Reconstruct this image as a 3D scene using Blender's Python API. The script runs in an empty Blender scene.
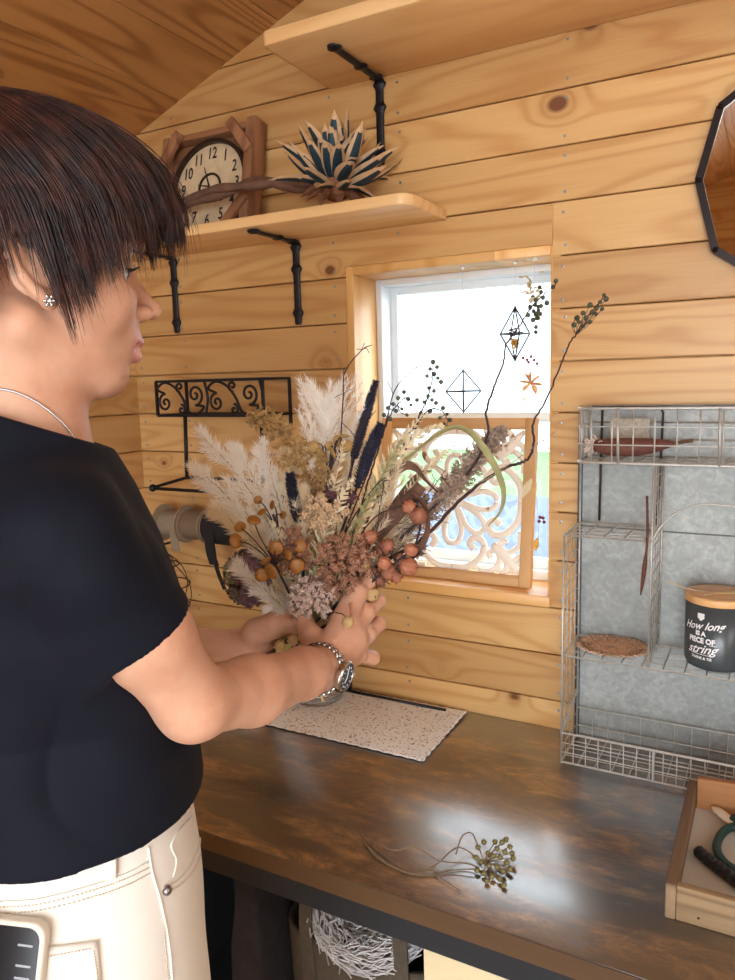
import bpy, bmesh, math, random
import numpy as np
from mathutils import Vector, Matrix
from mathutils.bvhtree import BVHTree

SC = bpy.context.scene
COL = SC.collection
rng = np.random.default_rng(7)
random.seed(7)
PI = math.pi

# ------------------------------------------------------------------ camera
F_PX = 753.81
YAW, PITCH, ROLL = -0.50118, 0.144185, -0.026322
def _rot(a, b, c):
    ca, sa, cb, sb, cc, sc = math.cos(a), math.sin(a), math.cos(b), math.sin(b), math.cos(c), math.sin(c)
    base = np.array([[1, 0, 0], [0, 0, -1], [0, 1, 0]], float)
    ry = np.array([[ca, 0, -sa], [0, 1, 0], [sa, 0, ca]])
    rx = np.array([[1, 0, 0], [0, cb, -sb], [0, sb, cb]])
    rz = np.array([[cc, -sc, 0], [sc, cc, 0], [0, 0, 1]])
    return rz @ rx @ ry @ base
RC = _rot(YAW, PITCH, ROLL)                 # rows: camera right, down, forward
CAM = np.array([0.0, -1.45, 1.451])
cam_data = bpy.data.cameras.new('camera')
cam = bpy.data.objects.new('camera', cam_data); COL.objects.link(cam)
cam_data.sensor_fit = 'VERTICAL'; cam_data.sensor_height = 36.0
cam_data.lens = F_PX * 36.0 / 980.0
cam_data.clip_start = 0.02; cam_data.clip_end = 200
M = Matrix.Identity(4)
for i in range(3):
    M[i][0] = RC[0][i]; M[i][1] = -RC[1][i]; M[i][2] = -RC[2][i]; M[i][3] = CAM[i]
cam.matrix_world = M
SC.camera = cam

# ------------------------------------------------------------------ world, lamps, exposure
SC.view_settings.view_transform = 'Standard'
SC.view_settings.look = 'None'
SC.view_settings.gamma = 1.0
SC.view_settings.use_curve_mapping = False
SC.view_settings.exposure = 0.13
world = bpy.data.worlds.new('sky'); SC.world = world; world.use_nodes = True
wn = world.node_tree.nodes; wl = world.node_tree.links
bg = wn['Background']
bg.inputs[0].default_value = (0.86, 0.93, 1.0, 1); bg.inputs[1].default_value = 7.5

def area(name, loc, target, size, sizey, power, color=(1, 1, 1)):
    l = bpy.data.lights.new(name, 'AREA'); l.shape = 'RECTANGLE'; l.size = size; l.size_y = sizey
    l.energy = power; l.color = color
    o = bpy.data.objects.new(name, l); COL.objects.link(o); o.location = loc
    o.rotation_euler = (Vector(target) - Vector(loc)).to_track_quat('-Z', 'Y').to_euler()
    return o
area('rear_doorway_fill', (1.0, -5.6, 1.9), (-0.3, 0, 1.3), 2.2, 2.0, 62, (0.97, 0.98, 1.0))  # fill lamp added outside the unseen doorway, on top of the sky light
area('right_side_fill', (1.42, -1.3, 1.6), (-0.6, -0.6, 1.1), 0.9, 0.9, 9, (0.97, 0.98, 1.0))  # fill lamp added to brighten from the right; that wall has no window
area('ceiling_lamp_light', (0.35, -1.9, 2.3), (-0.4, -0.6, 1.0), 0.25, 0.25, 4, (1.0, 0.92, 0.8))

# ------------------------------------------------------------------ pixel helpers: points in the room
def ray(x, y):
    return RC.T @ np.array([(x - 367.5) / F_PX, (y - 490) / F_PX, 1.0])
def _ax(x, y, i, v):
    d = ray(x, y); return CAM + d * ((v - CAM[i]) / d[i])
def onX(x, y, v): return _ax(x, y, 0, v)
def onY(x, y, v=0.0): return _ax(x, y, 1, v)
def onZ(x, y, v=0.74): return _ax(x, y, 2, v)
def dp(x, y, z): return CAM + ray(x, y) * z
def c2w(v): return RC.T @ np.asarray(v, float)          # camera direction -> world direction

# ------------------------------------------------------------------ mesh builder
class MB:
    def __init__(s): s.v = []; s.f = []; s.m = []; s.n = 0
    def add(s, verts, faces, mi=0):
        verts = np.asarray(verts, float).reshape(-1, 3)
        s.v.append(verts); b = s.n; s.n += len(verts)
        s.f.extend([tuple(int(i) + b for i in f) for f in faces]); s.m.extend([mi] * len(faces))
        return s
    def box(s, lo, hi, mi=0, mat=None):
        x0, y0, z0 = lo; x1, y1, z1 = hi
        v = np.array([(x0,y0,z0),(x1,y0,z0),(x1,y1,z0),(x0,y1,z0),(x0,y0,z1),(x1,y0,z1),(x1,y1,z1),(x0,y1,z1)], float)
        if mat is not None: v = v @ np.asarray(mat)[:3,:3].T + np.asarray(mat)[:3,3]
        return s.add(v, [(0,3,2,1),(4,5,6,7),(0,1,5,4),(1,2,6,5),(2,3,7,6),(3,0,4,7)], mi)
    def tube(s, pts, r, sides=6, mi=0, closed=False, cap=True, flat=1.0, up=None):
        pts = np.asarray(pts, float); n = len(pts)
        r = np.broadcast_to(np.asarray(r, float), (n,))
        if closed: t = np.roll(pts, -1, 0) - np.roll(pts, 1, 0)
        else: t = np.gradient(pts, axis=0)
        t = t / (np.linalg.norm(t, axis=1, keepdims=True) + 1e-12)
        if up is not None:
            ups = np.broadcast_to(np.asarray(up, float), (n, 3))
            U = np.cross(t, ups); U /= (np.linalg.norm(U, axis=1, keepdims=True) + 1e-12)
        else:
            a = np.array([0, 0, 1.0]) if abs(t[0][2]) < .9 else np.array([1.0, 0, 0])
            u = np.cross(t[0], a); u /= np.linalg.norm(u); U = [u]
            for i in range(1, n):
                u = u - t[i] * (u @ t[i]); u /= (np.linalg.norm(u) + 1e-12); U.append(u)
            U = np.array(U)
        W = np.cross(U, t)
        ang = np.arange(sides) * 2 * PI / sides + (PI / sides if sides == 4 else 0)
        V = pts[:, None, :] + r[:, None, None] * (np.cos(ang)[None, :, None] * U[:, None, :] + flat * np.sin(ang)[None, :, None] * W[:, None, :])
        F = []
        m = n if closed else n - 1
        for i in range(m):
            j = (i + 1) % n
            for k in range(sides):
                k2 = (k + 1) % sides
                F.append((i*sides+k, i*sides+k2, j*sides+k2, j*sides+k))
        if cap and not closed:
            F.append(tuple(range(sides))[::-1]); F.append(tuple((n-1)*sides + k for k in range(sides)))
        return s.add(V.reshape(-1, 3), F, mi)
    def lathe(s, prof, center=(0,0,0), seg=32, mi=0, frame=None):
        V = []; n = len(prof)
        for k in range(seg):
            a = 2*PI*k/seg
            for (r, z) in prof: V.append((r*math.cos(a), r*math.sin(a), z))
        V = np.array(V)
        if frame is not None: V = V @ np.asarray(frame).T
        V = V + np.asarray(center)
        F = []
        for k in range(seg):
            k2 = (k+1) % seg
            for i in range(n-1): F.append((k*n+i, k2*n+i, k2*n+i+1, k*n+i+1))
        return s.add(V, F, mi)
    def ball(s, c, r, mi=0, seg=8, rings=6, frame=None):
        r = np.broadcast_to(np.asarray(r, float), (3,))
        V = [(0,0,1)]; 
        for i in range(1, rings):
            th = PI*i/rings
            for k in range(seg):
                a = 2*PI*k/seg; V.append((math.sin(th)*math.cos(a), math.sin(th)*math.sin(a), math.cos(th)))
        V.append((0,0,-1)); V = np.array(V)*r
        if frame is not None: V = V @ np.asarray(frame).T
        F = [(0, 1+k, 1+(k+1)%seg) for k in range(seg)]
        for i in range(rings-2):
            for k in range(seg):
                a = 1+i*seg; b = a+seg; k2 = (k+1)%seg
                F.append((a+k, b+k, b+k2, a+k2))
        e = len(V)-1; a = 1+(rings-2)*seg
        F += [(e, a+(k+1)%seg, a+k) for k in range(seg)]
        return s.add(V + np.asarray(c), F, mi)
    def prism(s, poly, lo, hi, frame=None, origin=(0,0,0), mi=0):
        """poly: 2-D outline (x,z); extruded along local y from lo to hi"""
        n = len(poly); V = [(x, lo, z) for x, z in poly] + [(x, hi, z) for x, z in poly]
        V = np.array(V, float)
        if frame is not None: V = V @ np.asarray(frame).T
        V = V + np.asarray(origin)
        F = [tuple(range(n)), tuple(range(2*n-1, n-1, -1))] + [(i, n+i, n+(i+1)%n, (i+1)%n) for i in range(n)]
        return s.add(V, F, mi)
    def build(s, name, mats, parent=None, smooth=False, bevel=0, bseg=2, origin=None, autos=None):
        me = bpy.data.meshes.new(name)
        V = np.concatenate(s.v) if s.v else np.zeros((0,3))
        if parent is not None: org = np.array(parent.matrix_world.translation) if parent.parent is None else np.array(WL(parent))
        else:
            org = np.asarray(origin if origin is not None else ((V[:,0].min()+V[:,0].max())/2, (V[:,1].min()+V[:,1].max())/2, V[:,2].min()), float)
        me.from_pydata((V - org).tolist(), [], s.f)
        if not isinstance(mats, (list, tuple)): mats = [mats]
        for m in mats: me.materials.append(m)
        if len(mats) > 1: me.polygons.foreach_set('material_index', s.m)
        if smooth: me.polygons.foreach_set('use_smooth', [True]*len(me.polygons))
        o = bpy.data.objects.new(name, me); COL.objects.link(o)
        if parent is not None: o.parent = parent
        else: o.location = org
        if bevel:
            b = o.modifiers.new('bevel', 'BEVEL'); b.width = bevel; b.segments = bseg; b.limit_method = 'ANGLE'; b.angle_limit = 0.6
            me.polygons.foreach_set('use_smooth', [True]*len(me.polygons))
        me.update()
        return o
def WL(o):
    p = Vector((0,0,0))
    while o is not None: p = p + o.location; o = o.parent
    return p

def tag(o, label=None, cat=None, group=None, kind=None):
    if label: o['label'] = label
    if cat: o['category'] = cat
    if group: o['group'] = group
    if kind: o['kind'] = kind
    return o
def thing(name, label, cat, loc=(0,0,0), group=None):
    o = bpy.data.objects.new(name, None); COL.objects.link(o); o.location = [float(c) for c in loc]; o.empty_display_size = .05
    o.matrix_world = Matrix.Translation(o.location)
    return tag(o, label, cat, group)
def struct(o): o['kind'] = 'structure'; return o

def spline(P, n):
    """Catmull-Rom through P, n samples"""
    P = np.asarray(P, float); m = len(P)
    if m == 2: return P[0] + (P[1]-P[0]) * np.linspace(0,1,n)[:,None]
    Q = np.vstack([2*P[0]-P[1], P, 2*P[-1]-P[-2]])
    t = np.linspace(0, m-1-1e-9, n); i = t.astype(int); u = (t-i)[:,None]
    p0, p1, p2, p3 = Q[i], Q[i+1], Q[i+2], Q[i+3]
    return .5*((2*p1)+(-p0+p2)*u+(2*p0-5*p1+4*p2-p3)*u**2+(-p0+3*p1-3*p2+p3)*u**3)
def frame_from(z, x=None):
    z = np.asarray(z, float); z = z/np.linalg.norm(z)
    if x is None: x = np.array([1,0,0]) if abs(z[0]) < .9 else np.array([0,1.0,0])
    x = np.asarray(x, float); x = x - z*(x@z); x /= np.linalg.norm(x)
    return np.array([x, np.cross(z, x), z]).T       # columns
def text_mesh(body, size, shear=0.0, depth=0.0, bold=0.0, spacing=1.0):
    cu = bpy.data.curves.new('t', 'FONT'); cu.body = body; cu.size = size; cu.shear = shear; cu.extrude = depth; cu.offset = bold
    cu.align_x = 'CENTER'; cu.align_y = 'CENTER'; cu.resolution_u = 3; cu.space_character = spacing
    o = bpy.data.objects.new('t', cu); COL.objects.link(o)
    dg = bpy.context.evaluated_depsgraph_get(); me = o.evaluated_get(dg).to_mesh()
    V = np.array([v.co[:] for v in me.vertices]).reshape(-1,3); F = [tuple(p.vertices) for p in me.polygons]
    o.evaluated_get(dg).to_mesh_clear(); bpy.data.objects.remove(o); bpy.data.curves.remove(cu)
    return V, F

# ------------------------------------------------------------------ materials
class NT:
    def __init__(s, name):
        s.m = bpy.data.materials.new(name); s.m.use_nodes = True; s.t = s.m.node_tree
        s.b = s.t.nodes['Principled BSDF']; s.out = s.t.nodes['Material Output']
    def n(s, typ, **kw):
        nd = s.t.nodes.new(typ)
        for k, v in kw.items(): setattr(nd, k, v)
        return nd
    def l(s, a, b): s.t.links.new(a, b)
    def val(s, sock, v):
        if hasattr(v, 'links'): s.l(v, sock)
        elif v is not None: sock.default_value = v
    def math(s, op, a, b=None, c=None, clamp=False):
        nd = s.n('ShaderNodeMath', operation=op); nd.use_clamp = clamp
        s.val(nd.inputs[0], a)
        if b is not None: s.val(nd.inputs[1], b)
        if c is not None: s.val(nd.inputs[2], c)
        return nd.outputs[0]
    def comb(s, x, y, z):
        nd = s.n('ShaderNodeCombineXYZ')
        for i, v in enumerate((x, y, z)): s.val(nd.inputs[i], v)
        return nd.outputs[0]
    def noise(s, vec, scale, detail=3, rough=.5, w=None, dist=0):
        nd = s.n('ShaderNodeTexNoise'); nd.inputs['Scale'].default_value = scale; nd.inputs['Detail'].default_value = detail
        nd.inputs['Roughness'].default_value = rough; nd.inputs['Distortion'].default_value = dist
        if vec is not None: s.l(vec, nd.inputs['Vector'])
        return nd.outputs[0]
    def vor(s, vec, scale, feature='F1', rnd=1.0):
        nd = s.n('ShaderNodeTexVoronoi', feature=feature); nd.inputs['Scale'].default_value = scale; nd.inputs['Randomness'].default_value = rnd
        if vec is not None: s.l(vec, nd.inputs['Vector'])
        return nd
    def ramp(s, fac, stops, interp='LINEAR'):
        nd = s.n('ShaderNodeValToRGB'); cr = nd.color_ramp; cr.interpolation = interp
        while len(cr.elements) < len(stops): cr.elements.new(.5)
        for e, (p, c) in zip(cr.elements, stops): e.position = p; e.color = (*c, 1) if len(c) == 3 else c
        s.l(fac, nd.inputs[0]); return nd.outputs[0]
    def mix(s, fac, a, b, blend='MIX'):
        nd = s.n('ShaderNodeMix', data_type='RGBA', blend_type=blend)
        s.val(nd.inputs[0], fac)
        for i, v in ((6, a), (7, b)):
            if hasattr(v, 'links'): s.l(v, nd.inputs[i])
            else: nd.inputs[i].default_value = (*v, 1) if len(v) == 3 else v
        return nd.outputs[2]
    def co(s, kind='Object'):
        return s.n('ShaderNodeTexCoord').outputs[kind]
    def sep(s, v):
        nd = s.n('ShaderNodeSeparateXYZ'); s.l(v, nd.inputs[0]); return nd.outputs
    def bump(s, h, strength=.3, dist=.002):
        nd = s.n('ShaderNodeBump'); nd.inputs['Strength'].default_value = strength; nd.inputs['Distance'].default_value = dist
        s.l(h, nd.inputs['Height']); s.l(nd.outputs[0], s.b.inputs['Normal'])
    def base(s, c):
        if hasattr(c, 'links'): s.l(c, s.b.inputs['Base Color'])
        else: s.b.inputs['Base Color'].default_value = (*c, 1)
    def set(s, **kw):
        for k, v in kw.items(): s.val(s.b.inputs[k], v)
        return s
    def translucent(s, fac, color):
        tr = s.n('ShaderNodeBsdfTranslucent'); mx = s.n('ShaderNodeMixShader'); mx.inputs[0].default_value = fac
        if hasattr(color, 'links'): s.l(color, tr.inputs[0])
        else: tr.inputs[0].default_value = (*color, 1)
        s.l(s.b.outputs[0], mx.inputs[1]); s.l(tr.outputs[0], mx.inputs[2]); s.l(mx.outputs[0], s.out.inputs[0])
def S(r, g, b):
    f = lambda c: (c/255/12.92) if c/255 <= .04045 else ((c/255+.055)/1.055)**2.4
    return (f(r), f(g), f(b))
def flat(name, col, rough=.6, metal=0, noise=0, nscale=60, trans=0, bump=0, spec=.5, sheen=0):
    n = NT(name); c = col
    if noise:
        f = n.noise(n.co(), nscale, 4, .6)
        c = n.mix(n.ramp(f, [(.3, (0,0,0)), (.7, (1,1,1))]), tuple(v*(1-noise) for v in col), tuple(min(1, v*(1+noise)) for v in col))
        if bump: n.bump(f, bump, .002)
    n.base(c); n.set(**{'Roughness': rough, 'Metallic': metal, 'Specular IOR Level': spec})
    if sheen: n.b.inputs['Sheen Weight'].default_value = sheen
    if trans: n.translucent(trans, c)
    return n.m
def pine(name, along='X', across='Z', light=S(226,176,112), dark=S(190,128,66), width=0.0971, a0=0.798, seed=0.0, knots=.5, var=.16, rough=.42, ring=55, knot_col=S(104,54,26), joint=None, rc=.55, coat=.15, world_space=True):
    n = NT(name)
    P = n.sep(n.co('Object'))
    if world_space:
        gm = n.n('ShaderNodeNewGeometry'); P = n.sep(gm.outputs['Position'])
    ix = {'X': 0, 'Y': 1, 'Z': 2}
    L, A = P[ix[along]], P[ix[across]]
    N = P[3 - ix[along] - ix[across]]
    idx = n.math('FLOOR', n.math('DIVIDE', n.math('SUBTRACT', A, a0), width))
    if joint is not None: idx = n.math('ADD', idx, n.math('MULTIPLY', n.math('MULTIPLY', n.math('GREATER_THAN', L, joint), n.math('MULTIPLY', n.math('GREATER_THAN', A, .992), n.math('LESS_THAN', A, 1.769))), 31.0))
    wn_ = n.n('ShaderNodeTexWhiteNoise', noise_dimensions='1D'); n.l(n.math('ADD', idx, seed + .37), wn_.inputs['W'])
    rnd = wn_.outputs[0]
    rs = n.math('MULTIPLY', rnd, 37.0)
    # knots
    kv = n.vor(n.comb(n.math('ADD', n.math('MULTIPLY', L, .75), rs), n.math('MULTIPLY', A, 1.0), n.math('ADD', n.math('MULTIPLY', N, .2), rs)), 5.6)
    kd = kv.outputs['Distance']
    kc = n.sep(kv.outputs['Color'])
    keep = n.math('LESS_THAN', kc[0], knots)
    size = n.math('ADD', .042, n.math('MULTIPLY', kc[1], .055))
    q = n.math('DIVIDE', kd, size)
    kmask = n.math('MULTIPLY', n.math('SUBTRACT', 1.0, n.math('SMOOTH_MIN', n.math('MAXIMUM', n.math('SUBTRACT', n.math('MULTIPLY', q, 2.4), 1.6), 0), 1.0, .3), clamp=True), keep)
    near = n.math('MULTIPLY', n.math('EXPONENT', n.math('MULTIPLY', n.math('MULTIPLY', q, q), -.22)), keep)
    # rings as contours of stretched noise
    v = n.noise(n.comb(n.math('ADD', n.math('MULTIPLY', L, .75), rs), n.math('MULTIPLY', A, 8.0), n.math('ADD', n.math('MULTIPLY', N, 6.0), rs)), 1.0, 1.5, .45)
    v2 = n.math('ADD', v, n.math('MULTIPLY', near, .16))
    rings = n.math('MULTIPLY_ADD', n.math('SINE', n.math('MULTIPLY', v2, ring)), .5, .5)
    rings = n.math('POWER', rings, 2.6)
    fib = n.noise(n.comb(n.math('MULTIPLY', L, 7.0), n.math('MULTIPLY', A, 260.0), n.math('MULTIPLY', N, 260.0)), 1.0, 3, .6)
    big = n.noise(n.comb(n.math('ADD', n.math('MULTIPLY', L, 2.2), rs), n.math('MULTIPLY', A, 12.0), rs), 1.0, 3, .5)
    fac = n.math('ADD', n.math('MULTIPLY', rings, rc), n.math('ADD', n.math('MULTIPLY', fib, .42), n.math('MULTIPLY', big, .42)))
    c = n.ramp(n.math('MULTIPLY', fac, .8), [(.18, light), (.52, tuple((a*.55+b*.45) for a, b in zip(light, dark))), (.95, dark)])
    tint = n.math('ADD', 1.0 - var, n.math('MULTIPLY', rnd, 2*var))
    c = n.mix(1.0, c, n.comb(tint, n.math('POWER', tint, 1.25), n.math('POWER', tint, 1.5)), 'MULTIPLY')
    c = n.mix(n.math('MULTIPLY', near, .38), c, tuple(x*.62 for x in dark))
    c = n.mix(n.math('MULTIPLY', kmask, .92), c, knot_col)
    n.base(c)
    n.set(**{'Roughness': rough, 'Coat Weight': coat, 'Coat Roughness': .35})
    n.bump(n.math('ADD', fib, n.math('MULTIPLY', rings, .3)), .12, .001)
    return n.m
# ================================================================== STRUCTURE
WX0, WX1 = -1.467, 1.5          # side walls
YB = -3.2                        # rear wall
PW, PZ0 = 0.0971, 0.798          # plank pitch and one seam height
LT, DK = S(211,171,113), S(178,124,65)
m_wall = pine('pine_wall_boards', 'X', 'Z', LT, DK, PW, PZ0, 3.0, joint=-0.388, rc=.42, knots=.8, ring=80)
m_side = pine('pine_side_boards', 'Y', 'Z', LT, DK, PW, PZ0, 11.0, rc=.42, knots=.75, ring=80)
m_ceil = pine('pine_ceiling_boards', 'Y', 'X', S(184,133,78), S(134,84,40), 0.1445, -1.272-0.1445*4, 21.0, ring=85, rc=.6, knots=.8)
m_trim = pine('pine_window_trim', 'Z', 'X', S(240,196,128), S(214,156,88), .5, 0, 5.0, knots=.1, ring=30)
m_sillw = pine('pine_window_sill', 'X', 'Y', S(236,188,118), S(206,142,74), .5, 0, 6.0, knots=.1, ring=30)
m_nail = flat('nail_steel', S(150,160,165), .35, .9)
m_floor = pine('floor_boards', 'Y', 'X', S(150,110,72), S(110,76,46), .12, 0, 2.0)

WIN = (-0.835, -0.387, 0.995, 1.693)      # x0, x1, z0, z1 opening
mb = MB()
T = 0.02; g = 0.0012
def slope_z(x):                            # ceiling height at x
    return 2.0385 + (x - WX0) * 0.37 if x < 0 else 2.0385 + (0 - WX0) * 0.37 - x * 0.37
k0 = -9
rows = [(PZ0 + PW*k, PZ0 + PW*(k+1)) for k in range(k0, 20)]
def board_y(mb, x0, x1, z0, z1, y0, y1):
    """board on the window wall with eased long edges"""
    e = .0016
    prof = [(y1, z0+g), (y0+e, z0+g), (y0, z0+g+e), (y0, z1-g-e), (y0+e, z1-g), (y1, z1-g)]
    V = [(x0, y, z) for y, z in prof] + [(x1, y, z) for y, z in prof]; n = 6
    mb.add(V, [tuple(range(n))[::-1], tuple(range(n, 2*n))] + [(i, (i+1)%n, n+(i+1)%n, n+i) for i in range(n)])
for z0, z1 in rows:
    if z1 < 0 : continue
    z0c = max(z0, 0)
    zm = z1
    spans = ((WX0, WIN[0]), (WIN[0], WIN[1]), (WIN[1]+.0008, WX1)) if WIN[2]-.01 < z1 and z0 < 1.70 and z1 > 1.0 else ((WX0, WX1),)
    for xa, xb in spans:
        # clip against gable: leave boards tall, the ceiling hides them
        if z0c > slope_z(0)+.02: continue
        if xa == WIN[0]:
            if z1 <= WIN[2]+.004 or z0c >= WIN[3]-.004: board_y(mb, xa, xb, z0c, z1, 0, T)
            else:
                if z0c < WIN[2]-.004: board_y(mb, xa, xb, z0c, WIN[2]+g, 0, T)
                if z1 > WIN[3]+.004: board_y(mb, xa, xb, WIN[3]-g, z1, 0, T)
        else: board_y(mb, xa, xb, z0c, z1, 0, T)
mb.box((WX0, T, 0), (WIN[0], .12, 2.7)); mb.box((WIN[1], T, 0), (WX1, .12, 2.7))
mb.box((WIN[0], T, 0), (WIN[1], .12, WIN[2]-.02)); mb.box((WIN[0], T, WIN[3]+.02), (WIN[1], .12, 2.7))
# nails: two per board beside every stud
for z0, z1 in rows:
    for xs in (-1.445, -1.30, -0.862, -0.70, -0.365, 0.06, .5):
        for zz in (z0+.018, z1-.018):
            if zz < .76 or (WIN[0]-.01 < xs < WIN[1]+.01 and WIN[2]-.01 < zz < WIN[3]+.01): continue
            x = xs + rng.normal()*.002
            mb.lathe([(0, -.0013), (.0028, -.0009), (.003, .0004), (0, .0008)], (x, 0, zz + rng.normal()*.002), 8, 1, frame=np.array([[1,0,0],[0,0,1],[0,1,0]]).T)
struct(mb.build('wall_back', [m_wall, m_nail], origin=(0,0,0)))

mb = MB()
for z0, z1 in rows:
    if z1 < 0: continue
    z0c = max(z0, 0); e = .0016
    prof = [(WX0-T, z0c+g), (WX0-e, z0c+g), (WX0, z0c+g+e), (WX0, z1-g-e), (WX0-e, z1-g), (WX0-T, z1-g)]
    V = [(x, YB, z) for x, z in prof] + [(x, 0, z) for x, z in prof]; n = 6
    if z0c < 2.2: mb.add(V, [tuple(range(n)), tuple(range(n, 2*n))[::-1]] + [(i, n+i, n+(i+1)%n, (i+1)%n) for i in range(n)])
mb.box((WX0-.1, YB, 0), (WX0-T, .12, 2.2))
for z0, z1 in rows:
    for ys in (-.03, -.45, -.9):
        for zz in (z0+.018, z1-.018):
            if zz > .76: mb.lathe([(0, .0011), (.0021, .0008), (.0022, -.0004), (0, -.0008)], (WX0, ys+rng.normal()*.003, zz+rng.normal()*.002), 8, 1, frame=np.array([[0,0,1],[1,0,0],[0,1,0]]))
struct(mb.build('wall_left', [m_side, m_nail], origin=(0,0,0)))

# right and rear walls (seen in the mirror only); the rear opening lets the added fill lamp in
m_rw = pine('pine_right_boards', 'Y', 'Z', LT, DK, PW, PZ0, 14.0)
m_bw = pine('pine_rear_boards', 'X', 'Z', LT, DK, PW, PZ0, 17.0)
mb = MB(); mb.box((WX1, YB, 0), (WX1+.06, .12, 2.2)); struct(mb.build('wall_right', m_rw, origin=(0,0,0)))
mb = MB(); mb.box((WX0, YB-.06, 0), (-.5, YB, 2.7)); mb.box((1.35, YB-.06, 0), (WX1, YB, 2.7)); mb.box((-.5, YB-.06, 1.92), (1.35, YB, 2.7))
struct(mb.build('wall_front', m_bw, origin=(0,0,0)))
mb = MB(); mb.box((WX0-.1, YB-1.5, -.05), (WX1+.06, .12, 0)); struct(mb.build('floor', m_floor, origin=(0,0,0)))

# ceiling boards, each with eased edges, running along Y up the gable
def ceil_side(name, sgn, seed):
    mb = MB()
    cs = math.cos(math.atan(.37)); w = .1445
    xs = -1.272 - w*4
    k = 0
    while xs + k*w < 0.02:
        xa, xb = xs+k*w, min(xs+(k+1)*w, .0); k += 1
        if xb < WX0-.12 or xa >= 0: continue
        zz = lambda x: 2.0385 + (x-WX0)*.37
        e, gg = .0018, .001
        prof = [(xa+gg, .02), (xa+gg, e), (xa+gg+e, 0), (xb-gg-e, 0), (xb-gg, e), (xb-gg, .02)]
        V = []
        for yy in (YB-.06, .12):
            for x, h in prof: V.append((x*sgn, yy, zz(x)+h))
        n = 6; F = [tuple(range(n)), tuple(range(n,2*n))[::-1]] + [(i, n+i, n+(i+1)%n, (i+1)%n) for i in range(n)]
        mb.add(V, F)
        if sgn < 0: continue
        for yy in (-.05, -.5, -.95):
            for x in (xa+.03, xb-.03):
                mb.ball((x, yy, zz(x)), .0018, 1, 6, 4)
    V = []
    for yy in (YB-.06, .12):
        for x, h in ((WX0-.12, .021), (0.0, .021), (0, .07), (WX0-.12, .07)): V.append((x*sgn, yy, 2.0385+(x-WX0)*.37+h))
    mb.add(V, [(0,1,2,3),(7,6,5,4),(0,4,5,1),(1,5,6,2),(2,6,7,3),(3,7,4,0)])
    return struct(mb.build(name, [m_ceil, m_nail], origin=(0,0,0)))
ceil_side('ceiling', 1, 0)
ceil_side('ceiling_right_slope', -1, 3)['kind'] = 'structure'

# window: pine reveal, sill, aluminium frame with two sashes, glass
x0, x1, z0, z1 = WIN
mb = MB(); j = .018
mb.box((x0, -.0, z0), (x0+j, .125, z1)); mb.box((x1-.004, .004, z0), (x1+j-.004, .125, z1))
mb.box((x0+j, .001, z1-j), (x1-.004, .124, z1+.0))
win = struct(thing('window_1', None, None, (0,0,0)))
o = mb.build('window_reveal', m_trim, win, bevel=.0015)
mb = MB(); mb.box((x0-.0, -.012, z0-.0), (x1+.004, .125, z0+.022)); o = mb.build('window_sill', m_sillw, win, bevel=.002)
m_alu = flat('window_frame_white', S(226,232,236), .35)
m_glass = NT('window_glass')
_tr = m_glass.n('ShaderNodeBsdfTransparent'); _tr.inputs[0].default_value = (.97,.985,.99,1); _gl = m_glass.n('ShaderNodeBsdfGlossy'); _gl.inputs['Roughness'].default_value = .01
_mx = m_glass.n('ShaderNodeMixShader')
_mx.inputs[0].default_value = .06; m_glass.l(_tr.outputs[0], _mx.inputs[1]); m_glass.l(_gl.outputs[0], _mx.inputs[2]); m_glass.l(_mx.outputs[0], m_glass.out.inputs[0]); m_glass = m_glass.m
fz = .022
mb = MB(); fy0, fy1 = .105, .175
fx0, fx1, fz0, fz1 = x0+j, x1-.004, z0+.022, z1-j
mb.box((fx0, fy0, fz0), (fx0+.014, fy1, fz1)); mb.box((fx1-.012, fy0, fz0), (fx1+.02, fy1, fz1))
mb.box((fx0+.014, fy0+.001, fz1-.014), (fx1-.012, fy1, fz1)); mb.box((fx0+.014, fy0+.001, fz0), (fx1-.012, fy1, fz0+.02))
mb.build('window_frame', m_alu, win, bevel=.001)
def sash(name, za, zb, ya):
    mb = MB(); w = .017
    xa, xb = fx0+.014, fx1-.012
    mb.box((xa, ya, za), (xa+w, ya+.02, zb)); mb.box((xb-.007, ya, za), (xb+.01, ya+.02, zb))
    mb.box((xa+w, ya+.001, zb-w), (xb-.007, ya+.019, zb)); mb.box((xa+w, ya+.001, za), (xb-.007, ya+.019, za+w+.004))
    s_ = mb.build(name, m_alu, win, bevel=.001)
    g_ = MB(); g_.box((xa+.004, ya+.008, za+.004), (xb-.002, ya+.012, zb-.004)); g_.build('pane', m_glass, s_)
ZM = 1.365
sash('upper_sash', ZM-.012, fz1-.014, .150)
sash('lower_sash', fz0+.02, ZM+.010, .126)

# ------------------------------------------------------------------ outside
m_grass = flat('lawn', S(84,116,70), .9, noise=.25, nscale=3)
m_asph = flat('asphalt', S(66,80,100), .9, noise=.1, nscale=6)
m_conc = flat('concrete_kerb', S(190,195,198), .9)
m_house = flat('white_siding', S(225,230,235), .8)
m_hwin = flat('house_window_glass', S(190,215,225), .6)
mb = MB(); mb.box((-30, .5, -.6), (12, 40, -.5)); struct(mb.build('ground', m_grass, origin=(0,0,-.6)))
mb = MB(); mb.box((-30, 5.0, -.5), (12, 10.5, -.49)); mb.box((-30, 1.2, -.5), (12, 3.6, -.49)); struct(mb.build('road', m_asph, origin=(0,0,-.5)))
mb = MB(); mb.box((-30, 3.6, -.5), (12, 3.8, -.40)); struct(mb.build('kerb', m_conc, origin=(0,0,-.5)))
h = thing('house', 'white house across the street seen faintly through the window', 'house', (-9, 20, -.5))
mb = MB(); mb.box((-17, 18, -.5), (-1.5, 24, 5.2)); mb.build('wall', m_house, h)
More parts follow.
